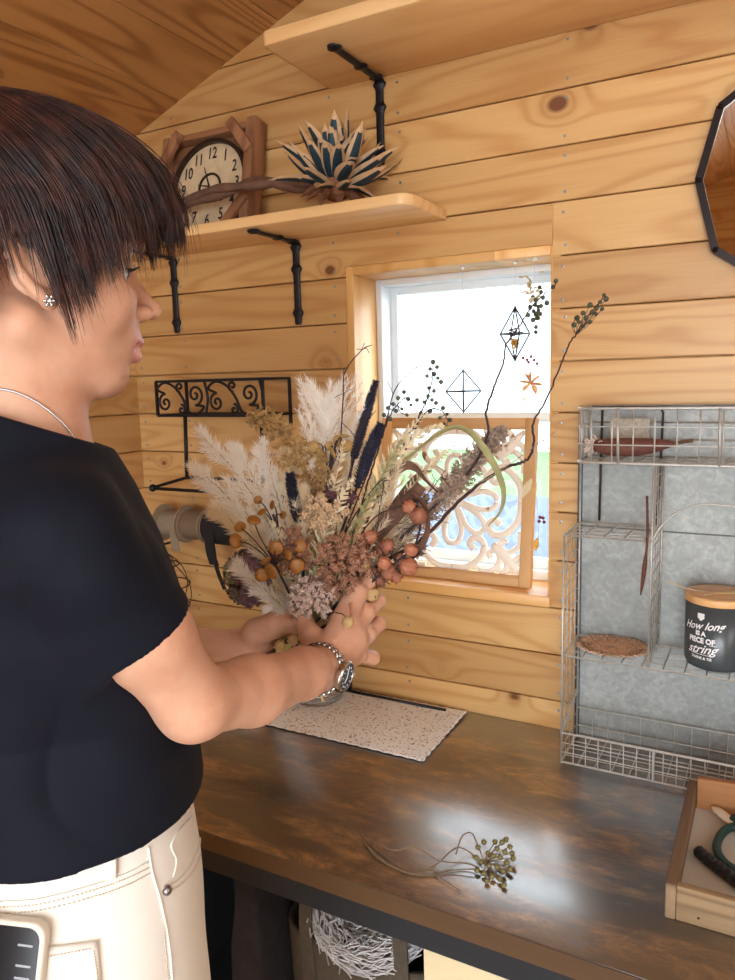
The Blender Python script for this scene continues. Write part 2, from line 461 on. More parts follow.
mb = MB(); mb.prism([(-17.5, 5.2), (-1.0, 5.2), (-9.2, 8.3)], 17.6, 24.4); mb.build('roof', flat('roof_pale', S(200,205,210), .8), h)
for (wx, wz) in ((-9.2, 2.9), (-10.0, 2.9), (-14.6, 2.6), (-12.5,.6), (-5.2,.4), (-4.4, 2.8)):
    mb = MB(); mb.box((wx, 17.95, wz), (wx+.55, 18.02, wz+1.0)); mb.build('window', m_hwin, h)
# ================================================================== COUNTER
n = NT('rustic_counter_laminate')
P = n.co('Object'); X, Y, Z = n.sep(P)
f1 = n.noise(n.comb(n.math('MULTIPLY', X, 7.5), n.math('MULTIPLY', Y, 17.0), Z), 1.0, 11, .78, dist=.5)
f2 = n.noise(n.comb(n.math('MULTIPLY', X, 3.2), n.math('MULTIPLY', Y, 9.0), 7.0), 1.0, 5, .55)
f3 = n.noise(n.comb(n.math('MULTIPLY', X, 12.0), n.math('MULTIPLY', Y, 150.0), 3.0), 1.0, 3, .6)
f4 = n.noise(n.comb(n.math('MULTIPLY', X, 11.0), n.math('MULTIPLY', Y, 24.0), 13.0), 1.0, 5, .7, dist=.3)
c = n.ramp(f1, [(.34, S(38,28,24)), (.44, S(70,50,36)), (.52, S(112,78,48)), (.60, S(160,116,70)), (.72, S(196,152,100))])
c = n.mix(n.ramp(f2, [(.49, (0,0,0)), (.58, (.95,.95,.95))]), c, S(40,33,32))
c = n.mix(n.ramp(f4, [(.60, (0,0,0)), (.66, (.8,.8,.8))]), c, S(64,70,84))
c = n.mix(n.math('MULTIPLY', f3, .35), c, S(40,28,20))
sc = n.vor(n.comb(n.math('MULTIPLY', X, 2.0), n.math('MULTIPLY', Y, 3.0), 0.0), 9, 'DISTANCE_TO_EDGE').outputs[0]
n.base(c); n.set(Roughness=n.math('ADD', .24, n.math('MULTIPLY', f4, .12))); n.bump(n.math('ADD', f3, f1), .05, .001); n.set(**{'Coat Weight': 1.0, 'Coat Roughness': .21, 'Coat IOR': 2.1, 'IOR': 1.8})
m_counter = n.m
m_cedge = pine('counter_edge_oak', 'X', 'Z', S(104,76,48), S(62,44,28), .5, 0, 9.0, knots=0, ring=20, coat=0, rough=.5)
m_black = flat('under_counter_black', S(22,22,24), .7)
CY = -0.598
ct = thing('counter', 'long dark rustic wood counter with worn brown top under the window', 'counter', (-.3, -.3, .0))
mb = MB(); mb.box((WX0+.002, CY+.001, .7095), (1.3, -.001, .74)); mb.build('countertop', m_counter, ct, bevel=.0012)
mb = MB(); mb.box((WX0+.002, CY-.0015, .7095), (1.3, CY+.0005, .7392)); mb.build('edge_band', m_cedge, ct)
mb = MB(); mb.box((WX0+.002, CY+.006, .668), (1.3, CY+.03, .709)); mb.build('apron', flat('apron_dark', S(32,34,38), .6), ct)
mb = MB(); mb.box((WX0+.002, -.07, .0), (1.3, -.05, .709)); mb.box((-1.2, CY+.03, 0), (-1.18, -.07, .709)); mb.box((1.0, CY+.03, 0), (1.02, -.07, .709))
mb.box((WX0+.01, CY+.03, .02), (1.28, -.07, .04)); mb.build('carcass', m_black, ct)
# ================================================================== THINGS ON THE WALLS
m_iron = flat('black_iron', S(38,38,44), .45, .6, noise=.3, nscale=80)
m_shelf = pine('shelf_pine', 'X', 'Y', S(238,200,144), S(214,160,96), .8, -.5, 33.0, knots=.35, ring=40, rc=.3)
m_fixp = flat('pin_pearl', S(225,225,220), .3)

def rounded_board(name, x0, x1, y0, z0, z1, corner_x, r, lab, flip=1):
    """shelf board: back on the wall, one rounded free corner"""
    P = []
    if flip > 0: # free end at x1
        P += [(x0, -.001), (x0, y0)]
        for k in range(9):
            a = -PI/2 + PI/2*k/8; P.append((x1-r+r*math.cos(a), y0+r+r*math.sin(a)))
        P += [(x1, -.001)]
    else:
        P += [(x1, -.001), (x1, y0)]
        for k in range(9):
            a = -PI/2 - PI/2*k/8; P.append((x0+r+r*math.cos(a), y0+r+r*math.sin(a)))
        P += [(x0, -.001)]
    V = [(x, y, z0) for x, y in P] + [(x, y, z1) for x, y in P]; n = len(P)
    mb = MB(); mb.add(V, [tuple(range(n)), tuple(range(2*n-1, n-1, -1))] + [(i, n+i, n+(i+1)%n, (i+1)%n) for i in range(n)])
    o = mb.build('wall_shelf', m_shelf, bevel=.0025)
    bm = bmesh.new(); bm.from_mesh(o.data); bmesh.ops.recalc_face_normals(bm, faces=bm.faces); bm.to_mesh(o.data); bm.free()
    tag(o, lab, 'shelf'); return o
rounded_board('wall_shelf', WX0+.001, -.598, -.178, 1.762, 1.783, 0, .03, 'short pale pine wall shelf carrying the old clock and dried flower')
rounded_board('wall_shelf', -.855, 1.2, -.245, 2.055, 2.080, 0, .012, 'long thick pine wall shelf high up near the ceiling', -1)
SHZ = 1.783

def bracket(x, ztop, drop, reach, lab):
    t = thing('shelf_bracket', lab, 'bracket', (x, 0, ztop-drop))
    w = .009
    def bar(pts, bumps, nm, axis):
        mb = MB()
        p = np.asarray(pts, float); n = 60
        q = p[0] + (p[1]-p[0])*np.linspace(0, 1, n)[:, None]
        s_ = np.linspace(0, 1, n); r = np.full(n, w)
        for b in bumps: r += .006*np.exp(-((s_-b)/.035)**2)
        r[0] = r[-1] = w*.6
        mb.tube(q, r, 12, 0, flat=.36 , up=(0,1,0) if axis == 'v' else (0,0,1)); return mb.build(nm, m_iron, t, smooth=True)
    bar([(x, -.005, ztop), (x, -.005, ztop-drop)], (.08, .34, .86), 'wall_plate', 'v')
    bar([(x, 0, ztop-.005), (x, -reach, ztop-.005)], (.1, .42, .92), 'shelf_arm', 'h')
    for f_ in (.34, .86):
        mb = MB(); mb.ball((x, -.0085, ztop-drop*f_), (.0042, .002, .0042), 0, 10, 6); mb.build('screw', m_iron, t, smooth=True)
bracket(-.740, 2.055, .170, .195, 'black iron bracket under the long upper shelf')
bracket(-.957, 1.762, .183, .170, 'right black iron bracket under the short shelf')
bracket(-1.316, 1.762, .183, .170, 'left black iron bracket under the short shelf, beside the face')

# ---- clock
m_oldw = pine('old_brown_wood', 'Z', 'X', S(168,120,82), S(112,72,46), .5, 0, 41.0, knots=.4, ring=50, coat=0, rough=.7)
m_oldh = pine('old_brown_wood_cross', 'X', 'Z', S(160,112,76), S(106,68,44), .5, 0, 43.0, knots=.4, ring=50, coat=0, rough=.7)
m_dial = flat('aged_dial', S(206,186,150), .6, noise=.16, nscale=30)
m_ink = flat('numeral_black', S(28,26,26), .6)
m_bez = flat('clock_bezel_dark', S(52,40,32), .4, .4)
lean = math.atan2(.05, .235)
cl = thing('wall_clock', 'old round-dial clock in brown wooden box frame leaning on short shelf', 'clock', (-1.12, -.1, SHZ))
cw, chh = .265, .238
fr = np.array([[1,0,0],[0,math.cos(lean),math.sin(lean)],[0,-math.sin(lean),math.cos(lean)]])     # local y into wall, z up
org = np.array([-1.150, -.098, SHZ+.001])
def cb(lo, hi):
    v = np.array([(x,y,z) for z in (lo[2],hi[2]) for y in (lo[1],hi[1]) for x in (lo[0],hi[0])], float) @ fr.T + org
    return v, [(0,2,3,1),(4,5,7,6),(0,1,5,4),(1,3,7,5),(3,2,6,7),(2,0,4,6)]
def cbox(name, lo, hi, m, bev=.0012):
    mb = MB(); mb.add(*cb(lo, hi)); return mb.build(name, m, cl, bevel=bev)
cbox('side_board', (-cw/2, 0, 0), (-cw/2+.016, .038, chh), m_oldw); cbox('side_board', (cw/2-.022, -.004, 0), (cw/2, .042, chh+.004), m_oldw)
cbox('top_board', (-cw/2+.016, .002, chh-.016), (cw/2-.022, .036, chh-.002), m_oldh); cbox('bottom_board', (-cw/2+.016, .002, 0), (cw/2-.022, .036, .012), m_oldh)
cbox('back_board', (-cw/2+.016, .026, .012), (cw/2-.022, .034, chh-.016), m_oldh)
def brace(cx, cz, ang):
    c, s_ = math.cos(ang), math.sin(ang); L, w = .047, .011
    poly = [(cx+c*a-s_*b, cz+s_*a+c*b) for a, b in ((-L,-w),(L,-w),(L,w),(-L,w))]
    mb = MB(); mb.prism(poly, -.012, .001, frame=fr, origin=org); mb.build('corner_brace', m_oldw, cl, bevel=.001)
brace(-cw/2+.030, chh-.038, math.radians(56)); brace(cw/2-.036, chh-.034, math.radians(-50)); brace(cw/2-.036, .034, math.radians(48)); brace(-cw/2+.03, .034, math.radians(-48))
dc = np.array([.010, .0, .108]); DR = .106
L2 = np.array([[1,0,0],[0,0,1],[0,-1,0]]).T if False else None
def disc(name, r, y0, y1, m, inner=0, parent=cl):
    mb = MB(); seg = 48
    prof = [(0 if not inner else inner, 0), (r, 0), (r, 1), (0 if not inner else inner, 1)]
    V = []; 
    for k in range(seg):
        a = 2*PI*k/seg
        for rr, t in prof: V.append((dc[0]+rr*math.cos(a), y0+(y1-y0)*t, dc[2]+rr*math.sin(a)))
    V = np.array(V) @ fr.T + org; F = []
    for k in range(seg):
        k2 = (k+1) % seg
        for i in range(4 if inner else 3):
            j = (i+1) % 4; F.append((k*4+i, k*4+j, k2*4+j, k2*4+i))
    mb.add(V, F); return mb.build(name, m, parent)
dial = disc('dial', DR-.006, .012, .0255, m_dial)
bz = disc('bezel', DR, .002, .0258, m_bez, DR-.008)
disc('centre_ring', .032, .0095, .012, m_bez, .027, dial)
for h_ in range(1, 13):
    mb = MB()
    V, F = text_mesh(str(h_), .035, bold=.0006)
    a = PI/2 - h_*PI/6
    V = np.stack([V[:,0]*.78+dc[0]+.076*math.cos(a), np.full(len(V), .0108), V[:,1]*1.05+dc[2]+.076*math.sin(a)], 1) @ fr.T + org
    mb.add(V, F); mb.build('numeral', m_ink, dial)
for x_, z_ in ((.035,-.03),(-.035,-.03)):
    mb = MB(); mb.ball(np.array([dc[0]+x_, .011, dc[2]+z_]) @ fr.T + org, .006, 0, 10, 6); mb.build('winding_hole', m_ink, dial)
mb = MB()
for a, L in ((1.95, .05), (2.9, .034)):
    p = np.array([[dc[0], .009, dc[2]], [dc[0]+L*math.cos(a), .009, dc[2]+L*math.sin(a)]]) @ fr.T + org
    mb.tube(p, [.0022, .0008], 6)
mb.build('clock_hand', m_ink, cl)

# ---- dried agave-like flower head with long stem
m_cream = flat('petal_cream_edge', S(206,172,132), .7, noise=.15, nscale=90)
m_teal = flat('petal_teal_centre', S(30,58,70), .6, noise=.3, nscale=90)
m_brown = flat('petal_brown', S(140,92,62), .75, noise=.3, nscale=60)
m_stem = flat('dried_stem_brown', S(104,76,60), .8, noise=.3, nscale=40, bump=.5)
fl = thing('dried_flower', 'large dried flower head with teal and cream pointed petals on short shelf', 'dried flower', (-.79, -.1, SHZ))
FC = np.array([-.785, -.112, SHZ+.052])
def petal(mb, base, d, L, w, curl, m0, m1, nrm=None):
    d = np.asarray(d, float); d /= np.linalg.norm(d)
    side = np.cross(d, (0,0,1.0)) if nrm is None else np.cross(d, nrm)
    if np.linalg.norm(side) < .1: side = np.cross(d, (1,0,0))
    side /= np.linalg.norm(side); nv = np.cross(side, d)
    n = 9; t = np.linspace(0, 1, n); prof = np.sin(PI*np.clip(t*.92+.06, 0, 1))**.8*w; prof[-1] = .0004
    us = [-1, -.62, 0, .62, 1]
    V = []
    for i in range(n):
        c = base + d*L*t[i] + nv*curl*L*t[i]**2
        for u in us: V.append(c + side*prof[i]*u + nv*abs(u)**2*prof[i]*.75)
    F = []; Mi = []
    for i in range(n-1):
        for k in range(4):
            F.append((i*5+k, i*5+k+1, (i+1)*5+k+1, (i+1)*5+k)); Mi.append(m1 if (k in (1,2) and 0 < i < n-2) else m0)
    b = mb.n; mb.add(V, F); mb.m[-len(F):] = Mi
lay = []
axis = np.array([.30, -.25, .85]); axis /= np.linalg.norm(axis); A_, B_ = frame_from(axis)[:,0], frame_from(axis)[:,1]
petals = MB()
for ring, (cnt, tilt, L, w) in enumerate(((9, .3, .106, .015), (13, .65, .118, .016), (17, 1.0, .120, .016), (19, 1.38, .118, .0155))):
    for k in range(cnt):
        a = 2*PI*(k+.5*(ring%2))/cnt + rng.normal()*.08
        d = axis*math.cos(tilt)+(A_*math.cos(a)+B_*math.sin(a))*math.sin(tilt)
        base = FC + (d-axis*.6)*.018
        tip = base + d*L
        if tip[2] < SHZ+.006: d = d + np.array([0,0,(SHZ+.012-tip[2])/L]); 
        if base[1] + d[1]*L > -.008: d[1] = (-.012-base[1])/L
        petal(petals, base, d+rng.normal(size=3)*.10, L*(.62+.45*rng.random()), w*(.8+.35*rng.random()), -.25+.9*rng.random(), 0, 1)
petals.build('petal', [m_cream, m_teal], fl, smooth=True)
mb = MB()
for k in range(11):
    a = 2*PI*k/11+.2; d = axis*math.cos(1.75)+(A_*math.cos(a)+B_*math.sin(a))*math.sin(1.75)
    base = FC - axis*.012
    if (base+d*.07)[2] < SHZ+.006: d = d + np.array([0,0,(SHZ+.012-(base+d*.07)[2])/.07])
    if base[1] + d[1]*.07 > -.008: d[1] = (-.012-base[1])/.07
    petal(mb, base, d, .07, .016, -.15, 0, 0)
mb.build('outer_bract', [m_brown], fl, smooth=True)
mb = MB(); mb.ball(FC, (.036,.036,.034), 0, 14, 10); mb.build('flower_core', m_brown, fl, smooth=True)
mb = MB()
for k in range(3):
    P = spline([FC-axis*.01+(0,-.004,-.006+.008*k), (-.87,-.12,SHZ+.055+.004*k), (-.95,-.130,SHZ+.078-.004*k), (-1.04,-.135,SHZ+.062+.006*k), (-1.13,-.13,SHZ+.060+.003*k), (-1.24,-.125,SHZ+.04)], 40)
    P += np.array([0, .006*math.sin(k*2), 0]) + .003*np.sin(np.linspace(0,14,40)+k*2)[:,None]*np.array([0,1,1])
    mb.tube(P, np.linspace(.012,.007,40)*(1+.15*np.sin(np.linspace(0,30,40)+k)), 9)
mb.build('stem', m_stem, fl, smooth=True)

# ---- mirror
m_mir = NT('mirror_silver'); m_mir.base((.86,.84,.80)); m_mir.set(Metallic=1.0, Roughness=.02); m_mir = m_mir.m
m_mfr = flat('mirror_dark_metal', S(40,32,30), .35, .7)
mc = (.0, 1.765); half = [(-.137,.004),(-.108,.115),(-.035,.163)]
poly = half + [(-x, z) for x, z in half[::-1]] + [(x, -z) for x, z in [( .108,.115),(.035,.163)]] + [(-.035,-.163),(-.108,-.112)]
mr = thing('wall_mirror', 'many-sided wall mirror with thin dark metal frame above the wire rack', 'mirror', (mc[0], -.012, mc[1]-.163))
mb = MB(); mb.prism([(mc[0]+x, mc[1]+z) for x, z in poly], -.014, -.010); mb.build('mirror_glass', m_mir, mr)
mb = MB(); n_ = len(poly)
for k in range(n_):
    a, b = poly[k], poly[(k+1)%n_]
    mb.tube([(mc[0]+a[0], -.013, mc[1]+a[1]), (mc[0]+b[0], -.013, mc[1]+b[1])], .0055, 4, 0, flat=1.6)
    mb.ball((mc[0]+a[0], -.013, mc[1]+a[1]), (.0055,.0085,.0055), 0, 8, 6)
mb.build('mirror_frame', m_mfr, mr)

# ---- iron scroll rack with towel rod
rk = thing('scroll_rack', 'black iron wall rack with scrollwork front left of the window', 'rack', (-1.14, -.05, 1.2))
RX0, RX1, RY, RZ0, RZ1 = -1.298, -.989, -.107, 1.381, 1.461
mb = MB(); q = .0042
for P in ([(RX0,RY,RZ1),(RX1,RY,RZ1)], [(RX0,RY,RZ0),(RX1,RY,RZ0)], [(RX0,RY,RZ0),(RX0,RY,RZ1)], [(RX1,RY,RZ0),(RX1,RY,RZ1)],
          [(RX0,-.004,RZ1),(RX1,-.004,RZ1)], [(RX0,-.004,RZ0),(RX1,-.004,RZ0)], [(RX1,-.004,RZ0-.03),(RX1,-.004,RZ1)], [(RX0,-.004,RZ0),(RX0,-.004,RZ1)],
          [(RX0,RY,RZ1),(RX0,-.004,RZ1)], [(RX1,RY,RZ1),(RX1,-.004,RZ1)], [(RX0,RY,RZ0),(RX0,-.004,RZ0)], [(RX1,RY,RZ0),(RX1,-.004,RZ0)]):
    mb.tube(P, q, 4)
for k in range(5): 
    yy = RY + (k+1)*.0175; mb.tube([(RX0,yy,RZ0),(RX1,yy,RZ0)], .0022, 4)
mb.build('rack_frame', m_iron, rk)
mb = MB(); H = RZ1-RZ0; zc = (RZ0+RZ1)/2
def spiral(cx, cz, r0, a0, turns, sgn, n=40, grow=1.0):
    t = np.linspace(0, 1, n); r = r0*(.12+.88*t**grow); a = a0 + sgn*turns*2*PI*(t-1)
    return np.stack([cx+r*np.cos(a), np.full(n, RY), cz+r*np.sin(a)], 1)
def sc(P, r=.0030): mb.tube(P, r, 8)
Wd = (RX1-RX0)
def S_scroll(xa, xb, za, zb, ra, rb, sg):
    # big spiral at a, smaller at b, joined by a sweep
    A = spiral(xa, za, ra, PI/2*sg, 1.25, -sg); Bp = spiral(xb, zb, rb, -PI/2*sg, 1.25, -sg)[::-1]
    mid = spline([A[-1], (A[-1]+Bp[0])/2 + np.array([0,0,.0]), Bp[0]], 10)
    sc(np.vstack([A, mid[1:-1], Bp]))
u = Wd/12
for i_, (xc, m_) in enumerate(((RX0+3*u, 1), (RX0+9*u, 1))):
    for sg in (1, -1):
        sc(spiral(xc-2.0*u, zc-.010, .021, 0 if False else PI*.5, 1.45, -1)) if sg == 1 else sc(spiral(xc+1.55*u, zc+.008, .024, -PI*.5, 1.5, -1))
    # connecting S sweeps
    sc(spline([(xc-2.0*u, RY, zc+.011), (xc-2.9*u, RY, zc+.022), (xc-2.0*u, RY, zc+.037), (xc-.8*u, RY, zc+.026), (xc+.1*u, RY, zc), (xc+.7*u, RY, zc-.030), (xc+1.6*u, RY, zc-.037), (xc+2.5*u, RY, zc-.02), (xc+1.55*u, RY, zc-.016)], 60))
    sc(spiral(xc-.2*u, zc+.026, .012, -PI*.5, 1.2, 1)); sc(spiral(xc-.1*u, zc-.026, .012, PI*.5, 1.2, 1))
    sc(spiral(xc+2.9*u, zc, .034, -PI*.5, .5, 1, grow=.02) if False else spline([(xc+2.7*u, RY, zc-.038), (xc+3.0*u, RY, zc), (xc+2.7*u, RY, zc+.038)], 12))
mb.build('scrollwork', m_iron, rk, smooth=True)
mb = MB()
mb.tube([(-1.214,RY,RZ0),(-1.220,RY,1.232)], .0045, 4); mb.tube([(-.995,RY,RZ0),(-1.0,RY,1.232)], .0045, 4)
mb.tube([(-1.335,RY+.006,1.206),(-1.220,RY,1.236),(-1.0,RY,1.236)], .0042, 6); mb.tube([(-1.335,RY+.006,1.204),(-.93,RY+.006,1.204)], .0042, 6)
mb.ball((-1.337,RY+.006,1.205), .0095, 0, 12, 8); mb.ball((-.928,RY+.006,1.204), .0085, 0, 12, 8)
mb.build('towel_rod', m_iron, rk, smooth=True)

# ---- ribbon spools on a wall peg rail
m_card = flat('spool_card_grey', S(150,132,108), .8, noise=.1, nscale=60)
m_burl = flat('burlap_ribbon', S(142,128,106), .9, noise=.2, nscale=300, bump=.4)
m_blkr = flat('black_ribbon', S(22,22,26), .8)
rodz = 1.113; ry = -.062
pk = thing('spool_rail', 'thin wooden dowel holding ribbon spools on the wall below the iron rack', 'rail', (-1.2, -.03, rodz))
mb = MB(); mb.tube([(-1.355, ry, rodz), (-1.04, ry, rodz)], .005, 10); mb.build('dowel', m_oldh, pk, smooth=True)
for xx in (-1.358, -1.045): mb = MB(); mb.box((xx-.004, ry-.008, rodz-.008), (xx+.004, -.0, rodz+.008)); mb.build('end_bracket', m_oldh, pk)
FX = np.array([[0,0,1],[0,1,0],[-1,0,0]]).astype(float)     # lathe axis -> world X
def spool(x0, x1, r, rim, lab, nm, rm, tails):
    t = thing('ribbon_spool', lab, 'ribbon spool', ((x0+x1)/2, ry, rodz-rim))
    c = np.array([x0, ry, rodz]); W = x1-x0
    mb = MB(); mb.lathe([(.0058,0),(rim,0),(rim,.003),(r*.5,.003),(r*.5,W-.003),(rim,W-.003),(rim,W),(.0058,W),(.0058,0)], c, 40, 0, frame=FX); mb.build('spool_core', m_card, t)
    mb = MB(); mb.lathe([(r*.52,.0035),(r,.0035),(r,W-.0035),(r*.52,W-.0035)], c, 40, 0, frame=FX)
    mb.build('ribbon', rm, t)
    mb = MB()
    for P, w in tails:
        P = spline(P, 14); V = []; 
        for p in P: V += [p-(w/2,0,0), p+(w/2,0,0), p+(w/2,.0012,0), p-(w/2,-.0012,0)]
        F = []
        for i in range(13): F += [(4*i+k, 4*i+(k+1)%4, 4*i+4+(k+1)%4, 4*i+4+k) for k in range(4)]
        mb.add(V, F)
    mb.build('ribbon_tail', rm, t)
spool(-1.345, -1.270, .030, .046, 'grey card spool of burlap ribbon at the left end of the dowel', '', m_burl, [([(-1.283, ry-.031, rodz+.0), (-1.283, ry-.034, rodz-.03), (-1.281, ry-.033, rodz-.062)], .026)])
spool(-1.266, -1.200, .036, .043, 'brown card spool of taupe ribbon in the middle of the dowel', '', flat('taupe_ribbon', S(120,100,80), .8), [])
spool(-1.196, -1.085, .042, .0405, 'spool of black ribbon with a ragged hanging end on the dowel', '', m_blkr, [([(-1.165, ry-.043, rodz), (-1.163, ry-.044, rodz-.05), (-1.160, ry-.036, rodz-.085)], .028), ([(-1.155, ry-.044, rodz-.03), (-1.150, ry-.04, rodz-.09), (-1.137, ry-.03, rodz-.145)], .012)])

# ---- wire cloche hanging at the left
wc = thing('wire_basket', 'small rusty wire dome hanging on the wall left of the raised arms', 'wire basket', (-1.33, -.075, .87))
mb = MB(); ctr = np.array([-1.352, -.082, .955])
for z_, r_ in ((.088,.012),(.052,.050),(.0,.074),(-.055,.070),(-.095,.045)):
    a = np.linspace(0, 2*PI, 25)[:-1]; mb.tube(np.stack([ctr[0]+r_*np.cos(a), ctr[1]+r_*np.sin(a), np.full(24, ctr[2]+z_)], 1), .0016, 5, closed=True)
for k in range(9):
    a = 2*PI*k/9
    P = spline([(ctr[0]+r_*math.cos(a+tw), ctr[1]+r_*math.sin(a+tw), ctr[2]+z_) for z_, r_, tw in ((.088,.012,0),(.052,.050,.15),(0,.074,.5),(-.055,.070,.7),(-.095,.045,.8))], 16); mb.tube(P, .0013, 5)
mb.build('wire_dome', flat('rusty_wire', S(64,48,40), .6, .5), wc, smooth=True)
mb = MB(); mb.tube([(ctr[0], ctr[1], ctr[2]+.098), (ctr[0], ctr[1], ctr[2]+.088)], .002, 6); mb.tube([(ctr[0],0,ctr[2]+.1),(ctr[0],ctr[1]-.004,ctr[2]+.1)], .003, 6); mb.build('wall_hook', m_iron, wc)
# ================================================================== IN THE WINDOW
SILL = WIN[2]+.022
m_pf = pine('carved_panel_frame_wood', 'Z', 'X', S(222,182,128), S(184,134,84), .5, 0, 51.0, knots=.3, ring=40, coat=0, rough=.65)
m_pfh = pine('carved_panel_rail_wood', 'X', 'Z', S(222,182,128), S(184,134,84), .5, 0, 52.0, knots=.3, ring=40, coat=0, rough=.65)
n = NT('distressed_white_paint')
f1 = n.noise(n.co(), 34, 6, .7); f2 = n.noise(n.co(), 8, 2, .5)
n.base(n.mix(n.ramp(n.math('ADD', n.math('MULTIPLY', f1, .6), n.math('MULTIPLY', f2, .4)), [(.605, (0,0,0)), (.63, (1,1,1))]), S(244,236,222), S(160,112,70)))
n.set(Roughness=.7); n.bump(f1, .2, .001); m_white = n.m
pn = thing('carved_panel', 'white distressed scroll-carved openwork panel in pine frame standing on the sill', 'decorative panel', (-.61, .05, SILL))
pl_h, pl_x0, pl_x1 = .352, -.792, -.436
pt = math.atan2(.045, .352)
pf = np.array([[1,0,0],[0,math.cos(pt),math.sin(pt)],[0,-math.sin(pt),math.cos(pt)]])
po = np.array([0, .030, SILL+.0005])
def pbox(name, x0, x1, z0, z1, m, y0=0, y1=.02):
    v = np.array([(x,y,z) for z in (z0,z1) for y in (y0,y1) for x in (x0,x1)], float) @ pf.T + po
    mb = MB(); mb.add(v, [(0,2,3,1),(4,5,7,6),(0,1,5,4),(1,3,7,5),(3,2,6,7),(2,0,4,6)]); return mb.build(name, m, pn, bevel=.0015)
sw = .024
pbox('frame_stile', pl_x1-sw, pl_x1, 0, pl_h, m_pf); pbox('frame_stile', pl_x0, pl_x0+sw, 0, pl_h, m_pf)
pbox('frame_rail', pl_x0+sw, pl_x1-sw, 0, sw, m_pfh); pbox('frame_rail', pl_x0+sw, pl_x1-sw, pl_h-sw, pl_h, m_pfh)
cxp, czp = (pl_x0+pl_x1)/2, pl_h/2; HX, HZ = (pl_x1-pl_x0)/2-sw, pl_h/2-sw
def quad(P, r, mb):
    P = np.asarray(P, float)
    for sx in (1,-1):
        for sz in (1,-1):
            Q = np.stack([cxp+sx*P[:,0]*HX, np.full(len(P), .010), czp+sz*P[:,1]*HZ], 1) @ pf.T + po
            mb.tube(Q, r, 8, 0, flat=.62, up=pf[:,1])
mb = MB()
def sp2(cx, cz, r0, a0, turns, sgn, n=34):
    t = np.linspace(0,1,n); r = r0*(.22+.78*t); a = a0+sgn*turns*2*PI*(t-1); return np.stack([cx+r*np.cos(a), cz+r*np.sin(a)], 1)
# teardrop on the axes and on the diagonals
drop = lambda ang, L, w: spline([(0,0)]+[(L*t*math.cos(ang)-s_*w*math.sin(ang), L*t*math.sin(ang)+s_*w*math.cos(ang)) for t, s_ in ((.35,.55),(.7,1),(.95,.7),(1.02,0),(.95,-.7),(.7,-1),(.35,-.55))]+[(0,0)], 44)
quad(drop(math.radians(45), .60, .12), .0062, mb)
quad(drop(math.radians(90), .62, .13)[:23], .0065, mb); quad(drop(math.radians(0), .62, .13)[22:], .0065, mb)
quad(spline([(.0,.97),(.22,.95),(.42,.80),(.47,.62),(.36,.52),(.26,.60),(.32,.70)], 40), .0078, mb)
quad(spline([(.97,.0),(.95,.22),(.80,.42),(.62,.47),(.52,.36),(.60,.26),(.70,.32)], 40), .0078, mb)
quad(spline([(.40,.98),(.58,.97),(.70,.84),(.66,.70),(.55,.72),(.57,.80)], 30), .0062, mb)
quad(spline([(.98,.40),(.97,.58),(.84,.70),(.70,.66),(.72,.55),(.80,.57)], 30), .0062, mb)
quad(spline([(.60,.60),(.80,.78),(.98,.98)], 10), np.array([.008,.011,.013,.013,.012,.010,.009,.008,.006,.004]), mb)
quad(spline([(.80,.80),(.80,.92),(.72,.99)], 8), .0065, mb); quad(spline([(.80,.80),(.92,.80),(.99,.72)], 8), .0065, mb)
ring = np.stack([.10*np.cos(np.linspace(0,PI/2,8)), .10*np.sin(np.linspace(0,PI/2,8))], 1); quad(ring, .009, mb)
mb.build('carved_scrollwork', m_white, pn, smooth=True)

# ---- geometric wire ornaments on threads
m_brass = flat('dark_ornament_wire', S(70,66,80), .3, .8)
m_thr = flat('clear_thread', S(200,200,200), .4)
def ornament(c, hh, hw, top, lab, inside=None, rot=.2):
    c = np.asarray(c, float)
    t = thing('hanging_ornament', lab, 'ornament', (c[0], c[1], c[2]-hh))
    eq = [c+np.array([hw*math.cos(rot+k*PI/2), hw*math.sin(rot+k*PI/2), 0]) for k in range(4)]
    mb = MB()
    for k in range(4):
        mb.tube([eq[k], eq[(k+1)%4]], .0018, 6)
        for z in (hh, -hh): mb.tube([eq[k], c+(0,0,z)], .0017, 6)
    mb.ball(c+(0,0,hh), .0024, 0, 8, 6); mb.ball(c-(0,0,hh), .0024, 0, 8, 6)
    mb.build('wire_frame', m_brass, t)
    mb = MB(); V = []
    for k in range(4): 
        s_ = .97; a, b, d = eq[k], eq[(k+1)%4], c-(0,0,hh); m_ = (a+b+d)/3
        mb.add([m_+(q-m_)*s_ for q in (a,b,d)], [(0,1,2)])
    mb.build('glass_face', m_glass, t)
    mb = MB(); mb.tube([c+(0,0,hh), (c[0], c[1], top)], .0004, 4); mb.build('thread', m_thr, t)
    mb = MB(); mb.ball((c[0], c[1], top), (.0045,.0045,.0035), 0, 10, 6); mb.build('pin', m_fixp, t)
    return t
WT = WIN[3]-.018-.0035
ornament((-.578,.030,1.424), .043, .036, WT, 'diamond wire ornament hanging in middle of window, empty', rot=.35)
o2 = ornament((-.468,.030,1.535), .052, .030, WT, 'tall diamond wire ornament with yellow dried flower inside, near the window right side', rot=.6)
m_yel = flat('yellow_dried_flower', S(214,164,70), .8, noise=.3, nscale=200, trans=.3)
mb = MB()
for k in range(40):
    d = rng.normal(size=3); d /= np.linalg.norm(d); mb.ball(np.array([-.468,.030,1.517])+d*(.002+.007*rng.random())*np.array([.8,.8,1.4]), .0025, 0, 6, 4)
mb.build('flower_inside', m_yel, o2)
mb = MB()
for k in range(26):
    a = rng.random()*2*PI; mb.ball(np.array([-.468+.016*math.cos(a)*rng.random(), .03+.016*math.sin(a)*rng.random(), 1.538+rng.normal()*.003]), .0022, 0, 6, 4)
